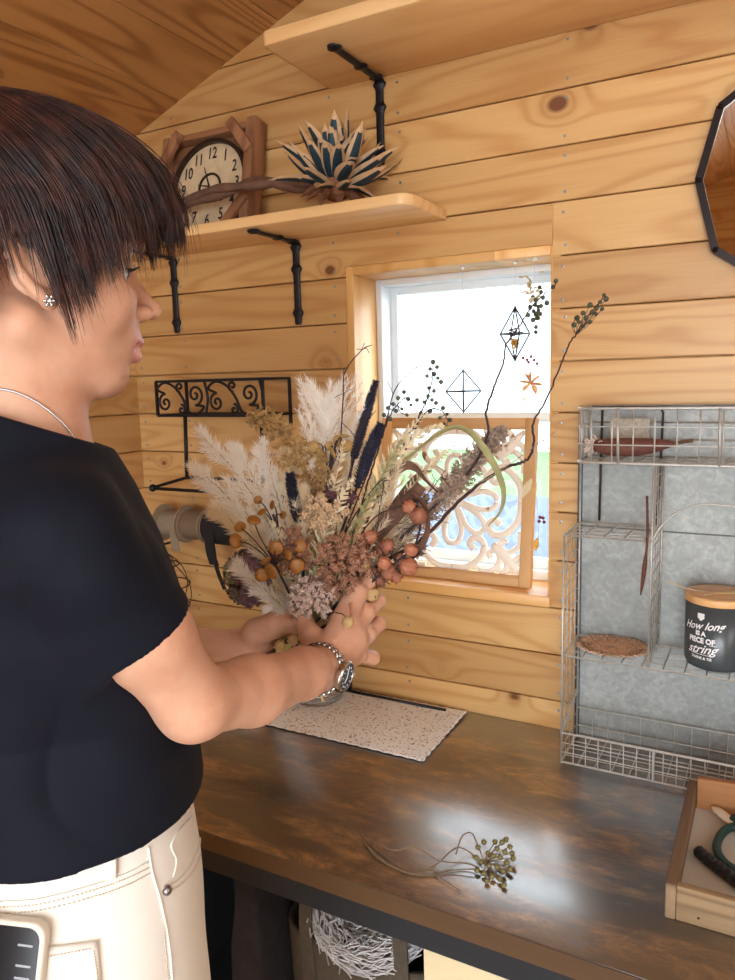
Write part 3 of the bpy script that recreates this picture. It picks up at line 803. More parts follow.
mb.build('dark_berries_inside', flat('dark_bud', S(60,56,70), .8), o2)

# ---- dried flower garland on a thread
m_orange = flat('orange_dried_leaf', S(214,160,108), .8, noise=.2, nscale=150, trans=.4)
m_olive = flat('dark_olive_berry', S(66,72,52), .7, noise=.2, nscale=150)
m_red = flat('small_red_berry', S(122,34,44), .5)
m_tail = flat('cream_bunny_tail', S(240,230,200), .9, noise=.1, nscale=200, trans=.4)
gd = thing('flower_garland', 'dried flowers, berries and a cream bunny tail strung on thread in window', 'garland', (-.425,.012,1.12))
GX, GY = -.424, .012
mb = MB(); mb.tube([(GX,GY,WT),(GX-.004,GY,1.45),(GX+.006,GY,1.25),(GX+.012,GY,1.11)], .0005, 4); mb.build('thread', m_thr, gd)
mb = MB(); mb.ball((GX,GY,WT), (.006,.006,.004), 0, 10, 6); mb.build('pin', m_fixp, gd)
mb = MB(); bb = MB()
for k in range(30):
    p = np.array([GX-.005+rng.normal()*.008, GY+rng.normal()*.004, 1.615+rng.normal()*.018]); petal(mb, p, rng.normal(size=3), .012, .004, .2, 0, 0)
mb.build('beige_blossom', flat('beige_blossom', S(216,198,158), .8, noise=.2, nscale=90, trans=.3), gd)
for k in range(14):
    p = np.array([GX+.004+rng.normal()*.009, GY+rng.normal()*.004, 1.578+rng.normal()*.020]); bb.ball(p, .0042, 0, 8, 6)
bb.build('olive_berry', m_olive, gd, smooth=True)
mb = MB()
for k in range(7):
    a = -.4+k*.9; d = np.array([math.cos(a), .25*math.sin(2*a), math.sin(a)]); petal(mb, np.array([GX-.006,GY,1.437]), d, .024, .0075, .2, 0, 0)
mb.build('orange_leaf', m_orange, gd)
for (dx, dz) in ((-.022,.0),(-.014,-.004),(-.006,.002),(.0,-.005),(.006,-.012),(-.011,-.009)): bb = MB(); bb.ball((GX+dx, GY, 1.487+dz), .0032, 0, 8, 6); bb.build('red_berry', m_red, gd, smooth=True)
for (dx, dz) in ((.014,.004),(.020,.003),(.012,-.004),(.022,-.005)): bb = MB(); bb.ball((GX+dx, GY, 1.168+dz), .0036, 0, 8, 6); bb.build('red_berry', m_red, gd, smooth=True)
mb = MB()
for k in range(500):
    t_ = rng.random(); a = rng.random()*2*PI; r_ = .0065*math.sin(PI*min(1,t_*.9+.08)); ax_ = np.array([.45,0,.9]); c0 = np.array([GX-.014,GY-.03,1.215])+ax_*t_*.036
    rd = np.array([math.cos(a)*.9, math.sin(a), -math.cos(a)*.45]); p = c0+rd*r_*.6; mb.add([p, p+(.0008,0,0), p+rd*r_*.8+ax_*.008], [(0,1,2)])
mb.build('bunny_tail', m_tail, gd)
mb = MB()
for k in range(6): petal(mb, np.array([GX-.02,GY,1.40]), np.array([math.cos(k*1.05), .1, math.sin(k*1.05)]), .014, .0035, .1, 0, 0)
mb.build('white_blossom', m_tail, gd)
mb = MB(); petal(mb, np.array([GX+.010,GY,1.13]), np.array([-.1,.1,-1]), .03, .006, .1, 0, 0); mb.build('yellow_leaf', m_yel, gd)
# ================================================================== GALVANISED PANEL AND WIRE RACK
n = NT('galvanised_sheet')
vv = n.vor(n.co(), 130, 'F1'); f1 = n.noise(n.co(), 6, 3, .5); f2 = n.noise(n.co(), 38, 5, .65, dist=1.2)
cc = n.sep(vv.outputs['Color'])[0]
fac = n.math('ADD', n.math('MULTIPLY', cc, .12), n.math('ADD', n.math('MULTIPLY', f1, .55), n.math('MULTIPLY', f2, .55)))
n.base(n.ramp(fac, [(.3, S(120,125,123)), (.6, S(150,153,150)), (.9, S(184,186,182))])); n.set(Metallic=.55, Roughness=.55); m_galv = n.m
m_wire = flat('galvanised_wire', S(188,187,180), .42, .5, noise=.15, nscale=90)
GX0, GX1, GZ0, GZ1 = -.326, .62, .7402, 1.390
gp = thing('metal_panel', 'grey galvanised sheet panel fixed to the wall behind the wire rack', 'panel', (.15, -.006, GZ0))
mb = MB(); mb.box((GX0, -.006, GZ0), (GX1, -.001, 1.163)); mb.box((GX0, -.0065, 1.165), (GX1, -.001, GZ1)); mb.build('sheet', m_galv, gp)
mb = MB(); mb.box((GX0-.004, -.016, GZ0), (GX0+.003, -.0065, GZ1)); mb.box((GX0, -.016, GZ1-.003), (GX1, -.0065, GZ1+.004)); mb.build('edge_trim', flat('dark_zinc', S(70,76,82), .4, .7), gp)
mb = MB(); mb.tube([(GX0+.0, -.008, 1.164), (GX1, -.008, 1.164)], .0016, 4); mb.build('seam', flat('seam_dark', S(96,96,92), .6, .4), gp)
wr = thing('wire_rack', 'galvanised wire rack with shelves and baskets standing on counter against wall', 'wire rack', (.15, -.08, .7402))
FY, BY = -.140, -.018
def wire(mb, *P, r=.0014): mb.tube(P, r, 5)
def grid_xz(mb, x0, x1, z0, z1, y, dx, dz, r=.0011):
    for x in np.arange(x0, x1+1e-6, dx): wire(mb, (x,y,z0), (x,y,z1), r=r)
    for z in np.arange(z0, z1+1e-6, dz): wire(mb, (x0,y,z), (x1,y,z), r=r)
# side grid left
mb = MB()
xL, zt = GX0+.001, 1.172
wire(mb, (xL,FY,.743), (xL,FY,zt), r=.0022); wire(mb, (xL,BY,.743), (xL,BY,1.385), r=.0022)
for z in np.arange(.765, zt, .0255):
    P = spline([(xL,FY,z), (xL-.002,(FY+BY)/2,z+.004), (xL,BY,z)], 5); mb.tube(P, .0011, 5)
for y in np.linspace(FY, BY, 5)[1:-1]: wire(mb, (xL,y,.743), (xL,y,zt), r=.0011)
mb.build('side_grid', m_wire, wr, smooth=True)
# small top shelf of left bay
xD = -.178
def shelf(mb, x0, x1, z, dx=.034, dy=.030):
    for y in (FY, BY): wire(mb, (x0,y,z), (x1,y,z), r=.0020)
    for x in (x0, x1): wire(mb, (x,FY,z), (x,BY,z), r=.0020)
    for x in np.arange(x0+dx, x1-.005, dx): wire(mb, (x,FY,z), (x,BY,z), r=.0013)
    for y in np.arange(FY+dy, BY-.005, dy): wire(mb, (x0,y,z-.001), (x1,y,z-.001), r=.0012)
mb = MB(); shelf(mb, xL, xD, zt); mb.build('shelf', m_wire, wr)
mb = MB(); shelf(mb, xL, GX1-.02, .950); mb.build('shelf', m_wire, wr)
# divider grid
mb = MB()
for y in (FY, BY): wire(mb, (xD,y,.950), (xD,y,1.300), r=.0020)
for z in np.arange(.97, 1.30, .0235): mb.tube(spline([(xD,FY,z), (xD+.002,(FY+BY)/2,z+.003), (xD,BY,z)], 5), .0010, 5)
for y in np.linspace(FY, BY, 5)[1:-1]: wire(mb, (xD,y,.95), (xD,y,1.30), r=.0010)
mb.build('divider_grid', m_wire, wr, smooth=True)
# upper basket with rounded corners
def rounded_rect(x0, x1, y0, y1, r, z):
    P = [(x1, y1, z), (x1, y0, z)]
    for k in range(7):
        a = -PI/2 - PI/2*k/6; P.append((x0+r+r*math.cos(a), y0+r+r*math.sin(a), z))
    P.append((x0, y1, z)); return P
BX0, BZ0, BZ1 = -.306, 1.302, 1.394
mb = MB()
for k, z in enumerate(np.linspace(BZ0, BZ1, 4)):
    mb.tube(rounded_rect(BX0, GX1-.02, FY, BY, .026, z), .0026 if k in (0,3) else .0013, 6); wire(mb, (BX0,BY,z), (GX1-.02,BY,z))
for x in np.arange(BX0+.026, GX1-.03, .034): wire(mb, (x,FY,BZ0), (x,FY,BZ1), r=.0014)
for y in (-.03,-.058,-.086,-.112): wire(mb, (BX0,y,BZ0), (BX0,y,BZ1), r=.0013)
mb.tube([(BX0+.008, FY+.008, BZ0), (BX0+.008, FY+.008, BZ1)], .0013, 5)
for x in np.arange(BX0+.03, GX1-.03, .034): wire(mb, (x,FY,BZ0), (x,BY,BZ0), r=.0012)
for y in np.arange(FY+.03, BY, .03): wire(mb, (BX0,y,BZ0-.001), (GX1-.02,y,BZ0-.001), r=.0012)
for x in (-.235, -.08, .08): wire(mb, (x,FY-.002,BZ0), (x-.002,FY-.002,BZ1), r=.0026)
mb.build('upper_basket', m_wire, wr, smooth=True)
mb = MB(); P = spline([(BX0+.03,-.03,BZ1-.004), (-.185,-.03,BZ1-.004)], 8); mb.tube(list(P)+[(-.180,-.03,BZ1-.012), (-.182,-.028,BZ0), (-.186,-.028,1.18)], .0022, 6)
mb.tube([(BX0+.02,-.022,BZ1-.004), (BX0+.018,-.022,1.18)], .0022, 6); mb.build('dark_hanger_wire', flat('rusted_wire_dark', S(60,50,48), .6, .5), wr, smooth=True)
# bottom basket
mb = MB()
for z in (.7455, .765, .783, .802): wire(mb, (xL,FY,z), (GX1-.02,FY,z), r=.0020 if z in (.7455,.802) else .0012)
for z in (.765, .802): wire(mb, (xL,BY,z), (GX1-.02,BY,z), r=.0013)
for x in np.arange(xL+.022, GX1-.03, .022): wire(mb, (x,FY,.7455), (x,FY,.802), r=.0011)
for x in np.arange(xL+.03, GX1-.03, .03): wire(mb, (x,FY,.7455), (x,BY,.7455), r=.0011); wire(mb, (x,BY,.7455), (x,BY,.802), r=.001)
for y in np.arange(FY+.03, BY, .03): wire(mb, (xL,y,.7450), (GX1-.02,y,.7450), r=.0011)
for x in (-.165, .0, .16): wire(mb, (x,FY-.001,.7455), (x,FY-.001,.802), r=.0026)
wire(mb, (xL,FY,.802), (xL,BY,.840), r=.0024); wire(mb, (xL,FY,.7455), (xL,BY,.7455), r=.0022)
mb.build('bottom_basket', m_wire, wr)
# arched handle wire
mb = MB(); mb.tube(spline([(xD,FY,1.172), (xD+.012,FY,1.196), (xD+.035,FY,1.222), (xD+.065,FY,1.237), (xD+.095,FY,1.240), (.0,FY,1.232), (.05,FY,1.20), (.08,FY,1.17)], 40), .0019, 6)
mb.build('arched_wire', m_wire, wr, smooth=True)
# hooks at the right
m_rust = flat('rusty_brown_metal', S(96,56,44), .7, .3, noise=.3, nscale=120)
hk = thing('rusty_hook', 'curled rusty metal hook hanging on the grey panel above the canister', 'hook', (-.035,-.03,1.10))
mb = MB(); mb.tube([(-.02,-.012,1.20),(-.03,-.014,1.185),(-.043,-.016,1.175),(-.046,-.016,1.163)], [.009,.008,.006,.004], 8, flat=.6)
mb.tube(spline([(-.02,-.012,1.17),(-.035,-.014,1.155),(-.046,-.016,1.135),(-.046,-.016,1.115),(-.03,-.015,1.103),(-.015,-.014,1.108),(-.012,-.014,1.125)], 24), .0025, 8)
mb.build('hook_curl', m_rust, hk, smooth=True)

# items in the rack
pi = thing('dried_pod', 'long brown dried pod with pale frayed end lying in the upper wire basket', 'dried pod', (-.24,-.08,1.306))
mb = MB(); P = spline([(-.285,-.085,1.326),(-.25,-.086,1.324),(-.20,-.082,1.326),(-.155,-.08,1.332)], 20); mb.tube(P, .018*np.sin(np.linspace(.55,PI-.12,20))**.7, 12, flat=.9); mb.build('pod', flat('pod_brown', S(104,62,52), .7, noise=.3, nscale=70), pi, smooth=True)
mb = MB(); mb.tube([(-.157,-.08,1.332),(-.125,-.078,1.337)], .0035, 6); mb.build('pod_stem', m_stem, pi)
mb = MB()
for k in range(60):
    d = np.array([-1,0,0])+rng.normal(size=3)*.6; d /= np.linalg.norm(d); p = np.array([-.281,-.085,1.326]); mb.tube(spline([p,p+d*.014+(0,0,.002),p+d*.022+rng.normal(size=3)*.003], 4), .0009, 4)
mb.build('frayed_end', flat('pale_fibres', S(226,208,192), .8), pi)
sq = MB(); sq.box((-.268,-.045,1.306), (-.20,-.042,1.372)); o = sq.build('felt_square', flat('grey_beige_felt', S(170,162,146), .95, noise=.25, nscale=160)); tag(o, 'grey-beige square piece standing behind the brown pod in the wire basket', 'square card')
tw = MB(); tw.tube(spline([(-.186,-.150,1.25),(-.184,-.147,1.18),(-.188,-.148,1.12),(-.192,-.148,1.08)], 14), [.0022]*7+[.0035,.0042,.004,.0035,.003,.0022,.001], 6)
o = tw.build('dried_stick', m_rust, smooth=True); tag(o, 'thin reddish brown dried stick hanging at the rack divider', 'stick')

# doily: a crocheted round mat
m_doily = flat('tan_crochet', S(200,160,128), .95, noise=.12, nscale=200, bump=.4)
dl = MB(); dcn = np.array([-.250,-.070,.9535]); R_ = .062
for k, r_ in enumerate(np.linspace(.008, .040, 8)):
    a = np.linspace(0, 2*PI, 60)[:-1]; dl.tube(np.stack([dcn[0]+r_*1.08*np.cos(a), dcn[1]+r_*np.sin(a)*.98, dcn[2]+.0012*np.sin(a*12+k)], 1), .0019, 5, closed=True)
for ringi, (r0, r1, cnt) in enumerate(((.004,.041,16),(.040,.050,30),(.048,.060,36))):
    for k in range(cnt):
        a = 2*PI*k/cnt; da = PI/cnt
        P = [(r0, a), ((r0+r1)/2, a-da*.6), (r1, a), ((r0+r1)/2, a+da*.6)] if ringi else [(r0,a),(r1,a)]
        Q = [(dcn[0]+r*1.08*math.cos(b), dcn[1]+r*.98*math.sin(b), dcn[2]+.001+.001*ringi) for r, b in P]
        dl.tube(Q, .0017, 5, closed=bool(ringi))
o = dl.build('crochet_doily', m_doily, smooth=True); tag(o, 'round tan crocheted doily lying on the middle shelf of the wire rack', 'doily')

# ---- canister with lettering
CC = np.array([-.076,-.076,.9525]); CR = .052; CH = .112
m_cang = flat('charcoal_enamel', S(66,73,76), .25)
m_canw = flat('white_print', S(232,234,234), .5)
cn = thing('canister', 'dark grey canister with white lettering and wooden lid on wire rack', 'canister', CC)
mb = MB(); mb.lathe([(0,0),(CR-.010,0),(CR-.003,.003),(CR,.012),(CR,CH),(CR-.003,CH),(CR-.003,.010),(0,.008)], CC, 64); mb.build('body', m_cang, cn, smooth=True)
m_lid = pine('lid_wood', 'X', 'Y', S(226,178,122), S(196,142,88), .5, 0, 61.0, knots=0, ring=60)
mb = MB(); mb.lathe([(0,CH-.006),(CR-.005,CH-.006),(CR-.005,CH+.001),(CR+.001,CH+.001),(CR+.002,CH+.003),(CR+.002,CH+.012),(CR,CH+.014),(0,CH+.014)], CC, 64); mb.build('lid', m_lid, cn, bevel=.0006)
view = math.atan2(CAM[1]-CC[1], CAM[0]-CC[0])
def wrap(body, size, aoff, z, shear=0, bold=0, sx=1.0, slope=0):
    V, F = text_mesh(body, size, shear=shear, bold=bold)
    x = V[:,0]*sx; a = view + aoff + x/CR; rr = CR+.0005
    return np.stack([CC[0]+rr*np.cos(a), CC[1]+rr*np.sin(a), CC[2]+z+V[:,1]+x*slope], 1), F
mb = MB()
ao = -.50
for args in (('How long', .0185, ao, .078, .45, .0003, .95, .10), ('IS A', .0105, ao-.02, .065, 0, .0006, 1, 0), ('PIECE OF', .0125, ao, .053, 0, .0006, .9, 0), ('string', .021, ao, .038, .45, .0003, 1.05, .08), ('TWINE & TIE', .0062, ao+.02, .023, 0, .0002, 1, 0)):
    mb.add(*wrap(*args))
def arc(x0, x1, z, h=.0008):
    xs = np.linspace(x0, x1, 12); V = []
    for x in xs:
        a = view+ao+x/CR; V += [(CC[0]+(CR+.0005)*math.cos(a), CC[1]+(CR+.0005)*math.sin(a), CC[2]+z), (CC[0]+(CR+.0005)*math.cos(a), CC[1]+(CR+.0005)*math.sin(a), CC[2]+z+h)]
    mb.add(V, [(2*i,2*i+2,2*i+3,2*i+1) for i in range(11)])
arc(-.018,.020,.029); arc(.014,.026,.047); 
V = []; 
for x, z in ((-.006,.100),(.006,.100),(.006,.092),(0,.087),(-.006,.092)):
    a = view+ao-.02+x/CR; V.append((CC[0]+(CR+.0005)*math.cos(a), CC[1]+(CR+.0005)*math.sin(a), CC[2]+z))
mb.add(V, [(0,1,2,3,4)])
mb.build('lettering', m_canw, cn)
st = MB(); zt_ = CC[2]+CH+.0158
st.tube(spline([(CC[0]-.085,CC[1]-.01,zt_+.014),(CC[0]-.05,CC[1]-.015,zt_+.004),(CC[0]-.01,CC[1]-.01,zt_),(CC[0]+.04,CC[1]+.0,zt_)], 20), .0011, 5)
st.tube(spline([(CC[0]-.02,CC[1]-.03,zt_),(CC[0]+.0,CC[1]-.01,zt_+.001),(CC[0]+.03,CC[1]+.01,zt_)], 12), .0011, 5)
o = st.build('twine', flat('jute_twine', S(190,164,120), .9), smooth=True); tag(o, 'loose end of pale twine lying across the wooden canister lid', 'twine')
# ================================================================== ON THE COUNTER
CT = .7402
# ---- lace cloth
n = NT('white_lace')
P_ = n.co('Object'); v1 = n.vor(P_, 210, 'F1').outputs['Distance']; f = n.noise(P_, 60, 4, .7)
hole = n.math('GREATER_THAN', n.math('ADD', v1, n.math('MULTIPLY', f, .6)), 1.04)
n.base(n.mix(hole, n.mix(f, S(250,252,252), S(236,238,238)), S(168,152,138))); n.set(Roughness=.95); n.bump(v1, .6, .001); m_lace = n.m
c1, c2, c3, c4 = [np.array(onZ(x, y, CT+.001)) for x, y in ((467,712),(423,762),(262,724),(318,684))]
nu, nv = 60, 34; V = []
for i in range(nu+1):
    for j in range(nv+1):
        u, v = i/nu, j/nv
        p = (c3*(1-u)+c2*u)*(1-v) + (c4*(1-u)+c1*u)*v
        e = .0014*math.sin(u*95)*(1 if j in (0, nv) else .0); e2 = .0014*math.sin(v*60)*(1 if i in (0, nu) else 0)
        V.append(p + np.array([e2, e, .0006*math.sin(u*17+v*9)*math.sin(v*13) + .0008]))
nn = len(V); V2 = [p+np.array([0,0,.0012]) for p in V]
F = []
for i in range(nu):
    for j in range(nv):
        a = i*(nv+1)+j; b = a+nv+1; F.append((a,b,b+1,a+1)); F.append((nn+a,nn+a+1,nn+b+1,nn+b))
bd = [i*(nv+1) for i in range(nu+1)] + [nu*(nv+1)+j for j in range(1,nv+1)] + [i*(nv+1)+nv for i in range(nu-1,-1,-1)] + [j for j in range(nv-1,0,-1)]
for k in range(len(bd)):
    a, b = bd[k], bd[(k+1)%len(bd)]; F.append((a, nn+a, nn+b, b))
mb = MB(); mb.add(V+V2, F); o = mb.build('lace_cloth', m_lace, smooth=True); tag(o, 'white lace table mat on the dark counter below the window', 'table mat')

# ---- glass jar on the mat
m_gl = NT('clear_glass'); m_gl.base((.93,.96,.95)); m_gl.set(**{'Roughness': .03, 'Transmission Weight': .85, 'IOR': 1.35}); m_gl = m_gl.m
JC = np.array([*onZ(318,699,CT)[:2], CT+.0035]); 
jr = thing('glass_jar', 'round clear glass vase with heavy rim standing on the lace mat behind wrist', 'vase', JC)
mb = MB(); mb.lathe([(0,0),(.050,0),(.058,.006),(.062,.03),(.060,.07),(.052,.095),(.045,.105),(.050,.115),(.046,.115),(.041,.105),(.048,.094),(.056,.07),(.058,.03),(.054,.010),(0,.008)], JC, 56); mb.build('vessel', m_gl, jr, smooth=True)
mb = MB(); a = np.linspace(0,2*PI,49)[:-1]
mb.tube(np.stack([JC[0]+.0625*np.cos(a), JC[1]+.0625*np.sin(a), np.full(48, JC[2]+.028)],1), .0035, 8, closed=True); mb.build('silver_band', flat('silver_band', S(170,165,158), .25, .8), jr, smooth=True)
# ---- white vase with hydrangea behind the bouquet
m_cer = flat('white_ceramic', S(214,212,208), .4)
WV = np.array([-.952,-.13,CT]); 
wv = thing('ceramic_vase', 'tall white ceramic vase behind the bouquet, standing on the counter', 'vase', WV)
mb = MB(); mb.lathe([(0,0),(.036,0),(.040,.006),(.040,.235),(.037,.240),(.034,.236),(.035,.02),(0,.016)], WV, 48); mb.build('vessel', m_cer, wv, smooth=True)
# ---- wooden box behind
bx = thing('wooden_box', 'small brown wooden box with cream front on the counter, seen between the forearms', 'box', (-1.13,-.10,CT))
mb = MB(); mb.box((-1.245,-.165,CT), (-1.015,-.04,CT+.052)); mb.build('box_body', flat('cream_board', S(226,214,190), .7), bx, bevel=.0015)
mb = MB(); mb.box((-1.25,-.17,CT+.0525), (-1.01,-.035,CT+.068)); mb.build('box_lid', m_oldh, bx, bevel=.002)
# ---- iron curl; its straight run stands in for the wall gap shadow
mb = MB(); c0 = onY(345, 684, -.028)
t = np.linspace(0, 1, 40); r = .006+.012*t; a = -PI/2+PI*1.7*(1-t)*1.3
mb.tube(np.vstack([np.stack([c0[0]+r*np.cos(a), np.full(40,-.028), CT+.023+r*np.sin(a)],1), [(c0[0]+.05,-.028,CT+.0045),(c0[0]+.25,-.028,CT+.0045)]]), .0038, 8)
o = mb.build('iron_scroll', m_iron, smooth=True); tag(o, 'curled black iron rod, its straight run in place of gap shadow along the wall behind the lace mat', 'iron rod')

# ---- berry sprig on the counter
m_twig = flat('pale_dry_twig', S(120,100,76), .8, noise=.3, nscale=100)
m_berry = flat('green_brown_berry', S(112,104,58), .6, noise=.35, nscale=160)
sp = thing('berry_sprig', 'dried sprig of olive-green berries on long pale stems lying on the counter', 'sprig', onZ(440,862,CT))
def Z(x, y, h=.002): p = onZ(x, y, CT); p[2] = CT+h; return p
mb = MB()
for P in ([(362,834,.003),(370,852,.006),(392,868,.004),(415,876,.003),(437,870,.010),(455,858,.016),(468,858,.012),(478,866,.008)],
          [(364,836,.003),(378,850,.010),(395,860,.016),(415,858,.018),(440,868,.012),(465,868,.008),(478,872,.008)],
          [(363,842,.003),(376,858,.003),(396,870,.003),(425,877,.003),(450,873,.004),(474,874,.008)],
          [(435,877,.003),(450,886,.003),(460,892,.002)],
          [(362,838,.004),(382,856,.004),(408,871,.003),(432,872,.004),(436,868,.007)],
          [(456,860,.010),(462,850,.022),(472,848,.024),(481,862,.014)]):
    mb.tube(spline([Z(*p) for p in P], 30), .0011, 5)
mb.build('stem', m_twig, sp, smooth=True)
BP = [(478,857,.016),(484,853,.018),(476,865,.012),(481,868,.010),(489,872,.010),(477,874,.006),(493,866,.016),(497,861,.020),(502,856,.022),(506,853,.022),(500,866,.014),(505,863,.018),(510,859,.020),(497,873,.010),(503,876,.008),(492,880,.006),(487,884,.005),(500,883,.006),(507,870,.012),(513,866,.012),(510,874,.008),(495,854,.020),(488,862,.014),(504,888,.005),(512,862,.014),(484,877,.006)]
bm_ = bmesh.new(); bmesh.ops.create_icosphere(bm_, subdivisions=2, radius=.0042); bme = bpy.data.meshes.new('berry'); bm_.to_mesh(bme); bm_.free()
bme.materials.append(m_berry); bme.polygons.foreach_set('use_smooth', [True]*len(bme.polygons))
so = WL(sp)
for p in BP:
    q = Z(*p); q[2] = max(q[2], CT+.0045)
    b = bpy.data.objects.new('berry', bme); COL.objects.link(b); b.parent = sp; b.location = Vector(q)-so
mb = MB()
for p in BP:
    q = Z(*p); q[2] = max(q[2], CT+.0045); s_ = Z(484,868,.008); mb.tube([s_, (q+s_)/2+(0,0,.003), q], .0006, 4)
mb.build('stalklet', m_twig, sp)

# ---- wooden tray with tools
m_tray = pine('tray_weathered_wood', 'Y', 'Z', S(154,126,94), S(98,74,52), .5, 0, 71.0, knots=.3, ring=70, coat=0, rough=.75)
m_tray2 = pine('tray_front_wood', 'X', 'Z', S(150,122,88), S(104,80,54), .5, 0, 72.0, knots=.2, ring=70, coat=0, rough=.75)
m_trayb = pine('tray_back_wood', 'X', 'Z', S(170,118,74), S(120,76,44), .5, 0, 73.0, knots=.3, ring=40, coat=0, rough=.6)
ty = thing('wooden_tray', 'weathered wooden tray holding garden tools at the right end of counter', 'tray', (.08,-.33,CT))
TX0, TX1, TY0, TY1 = -.103, .26, -.478, -.190; th = .013
mb = MB(); mb.box((TX0, TY0, CT), (TX0+th, TY1, CT+.050)); mb.build('side_board', m_tray, ty, bevel=.0015)
mb = MB(); mb.box((TX1-th, TY0, CT), (TX1, TY1, CT+.050)); mb.build('side_board', m_tray, ty, bevel=.0015)
mb = MB(); mb.box((TX0+th+.0005, TY0+.001, CT), (TX1-th-.0005, TY0+th, CT+.049)); mb.build('front_board', m_tray2, ty, bevel=.0015)
mb = MB(); P = [(TX0+th+.0005, CT), (TX1-th-.0005, CT), (TX1-th-.0005, CT+.058), (.09, CT+.072), (-.01, CT+.066), (TX0+th+.0005, CT+.060)]; mb.prism(P, TY1-th, TY1); mb.build('back_board', m_trayb, ty, bevel=.0015)
mb = MB(); mb.box((TX0+th, TY0+th, CT+.004), (TX1-th, TY1-th, CT+.010)); mb.build('bottom', flat('tray_lining_grey', S(198,192,180), .8, noise=.06, nscale=12), ty)
mb = MB()
for x in (-.062,.02): mb.ball((x, TY0+.001, CT+.012), .0016, 0, 8, 5)
mb.ball((-.015,TY1-th,CT+.05), (.004,.001,.003), 0, 8, 5)
mb.build('nail', m_black, ty)
m_grn = flat('dark_green_handle', S(28,62,56), .45)
m_crm = flat('cream_blade_cover', S(226,212,188), .45)
m_hndl = flat('black_wrapped_handle', S(26,26,30), .35)
TZ = CT+.0105
sc_ = thing('pruning_shears', 'garden shears with dark green handles and cream blade in the tray', 'shears', (.0,-.33,TZ))
q = lambda x, y, h=.006: np.array([*onZ(x, y, TZ+h)[:2], TZ+h])
mb = MB(); mb.tube(spline([q(711,806,.012), q(720,812,.012), q(728,819,.012), q(740,828,.012)], 14), [.0012,.004,.0065,.0078,.0085,.009,.0092,.0092,.009,.009,.009,.009,.009,.009], 10, flat=.45); mb.build('blade', m_crm, sc_, smooth=True)
mb = MB(); mb.tube(spline([q(738,826,.012), q(727,829,.010), q(719,838,.008), q(717,850,.008), q(724,862,.008), q(735,870,.008), q(750,880,.008), q(775,895,.008)], 40), .0062, 10); mb.tube(spline([q(733,818,.016), q(745,828,.015), q(765,850,.012), q(790,868,.010)], 16), .007, 10); mb.build('handle', m_grn, sc_, smooth=True)
mb = MB(); mb.ball(q(738,824,.018), (.007,.007,.004), 0, 14, 8); mb.build('pivot', m_grn, sc_, smooth=True)
kn = thing('garden_knife', 'black wrapped tool handle with pale tip lying in the tray', 'tool', q(720,870))
mb = MB(); P = spline([q(698,851,.009), q(712,862,.010), q(728,874,.010), q(760,898,.010)], 44); mb.tube(P, .0085+.0007*np.sign(np.sin(np.linspace(0,60,44))), 12); mb.build('handle', m_hndl, kn, smooth=True)
mb = MB(); mb.tube([q(694,848,.009), q(696,849.5,.009), q(698.5,851.4,.009)], [.0035,.0068,.0078], 12); mb.build('tip', flat('pale_wood_tip', S(216,190,160), .5), kn, smooth=True)

# ================================================================== UNDER THE COUNTER
m_bag = flat('olive_brown_canvas', S(88,78,64), .9, noise=.2, nscale=70, bump=.3)
m_wtwig = flat('whitewashed_twig', S(206,204,204), .85, noise=.2, nscale=120)
m_dtwig = flat('brown_twig', S(92,70,56), .9, noise=.3, nscale=100)
BC = np.array([-.610,-.33,.0]); bw, bd_, bh = .155, .11, .47
FZ = .0405
bg_ = thing('canvas_bag', 'olive brown canvas tote bag with two handles under the counter holding wreaths', 'bag', (BC[0], BC[1], FZ))
def rr(w, d, n=40, p=4):
    a = np.linspace(0, 2*PI, n+1)[:-1]; c, s_ = np.cos(a), np.sin(a)
    return np.stack([w*np.sign(c)*abs(c)**(2/p), d*np.sign(s_)*abs(s_)**(2/p)], 1)
V = []; F = []; lv = [(0,1,.96),(.02,1,1),(.25,1,1.0),(bh-FZ-.02,1.0,1.04),(bh-FZ,1.0,1.05),(bh-FZ,.97,1.02),(.03,.97,.96),(.012,.97,.94)]
for z, s1, s2 in lv:
    for x, y in rr(bw, bd_)*s1*s2: V.append((BC[0]+x, BC[1]+y, FZ+z))
for i in range(len(lv)-1):
    for k in range(40): F.append((i*40+k, i*40+(k+1)%40, (i+1)*40+(k+1)%40, (i+1)*40+k))
F.append(tuple(range(40))[::-1]); F.append(tuple(range(len(lv)*40-40, len(lv)*40)))
mb = MB(); mb.add(V, F); mb.build('bag_body', m_bag, bg_, smooth=True)
def strap(P, w=.022, th=.003, nm='handle'):
    P = spline(P, 36); t = np.gradient(P, axis=0); t /= np.linalg.norm(t, axis=1, keepdims=True)
    up = np.array([1.0,0,0])*1.0; V = []
    for p, d in zip(P, t):
        s_ = np.cross(d, (0,1,0)); s_ /= np.linalg.norm(s_)+1e-9; nrm = np.cross(d, s_)
        V += [p-s_*w/2-nrm*th/2, p+s_*w/2-nrm*th/2, p+s_*w/2+nrm*th/2, p-s_*w/2+nrm*th/2]
    F = []
    for i in range(len(P)-1): F += [(4*i+k, 4*i+(k+1)%4, 4*i+4+(k+1)%4, 4*i+4+k) for k in range(4)]
    mb = MB(); mb.add(V, F+[(0,1,2,3),(4*len(P)-1,4*len(P)-2,4*len(P)-3,4*len(P)-4)]); mb.build(nm, m_bag, bg_, smooth=False)
y1 = BC[1]-bd_*1.03
strap([(BC[0]-.085,y1,.38),(BC[0]-.088,y1-.004,.50),(BC[0]-.078,y1,.58),(BC[0]-.03,y1-.01,.645),(BC[0]+.04,y1-.01,.645),(BC[0]+.088,y1,.58),(BC[0]+.10,y1-.004,.50),(BC[0]+.10,y1,.38)], .026)
y2 = BC[1]+bd_*1.03
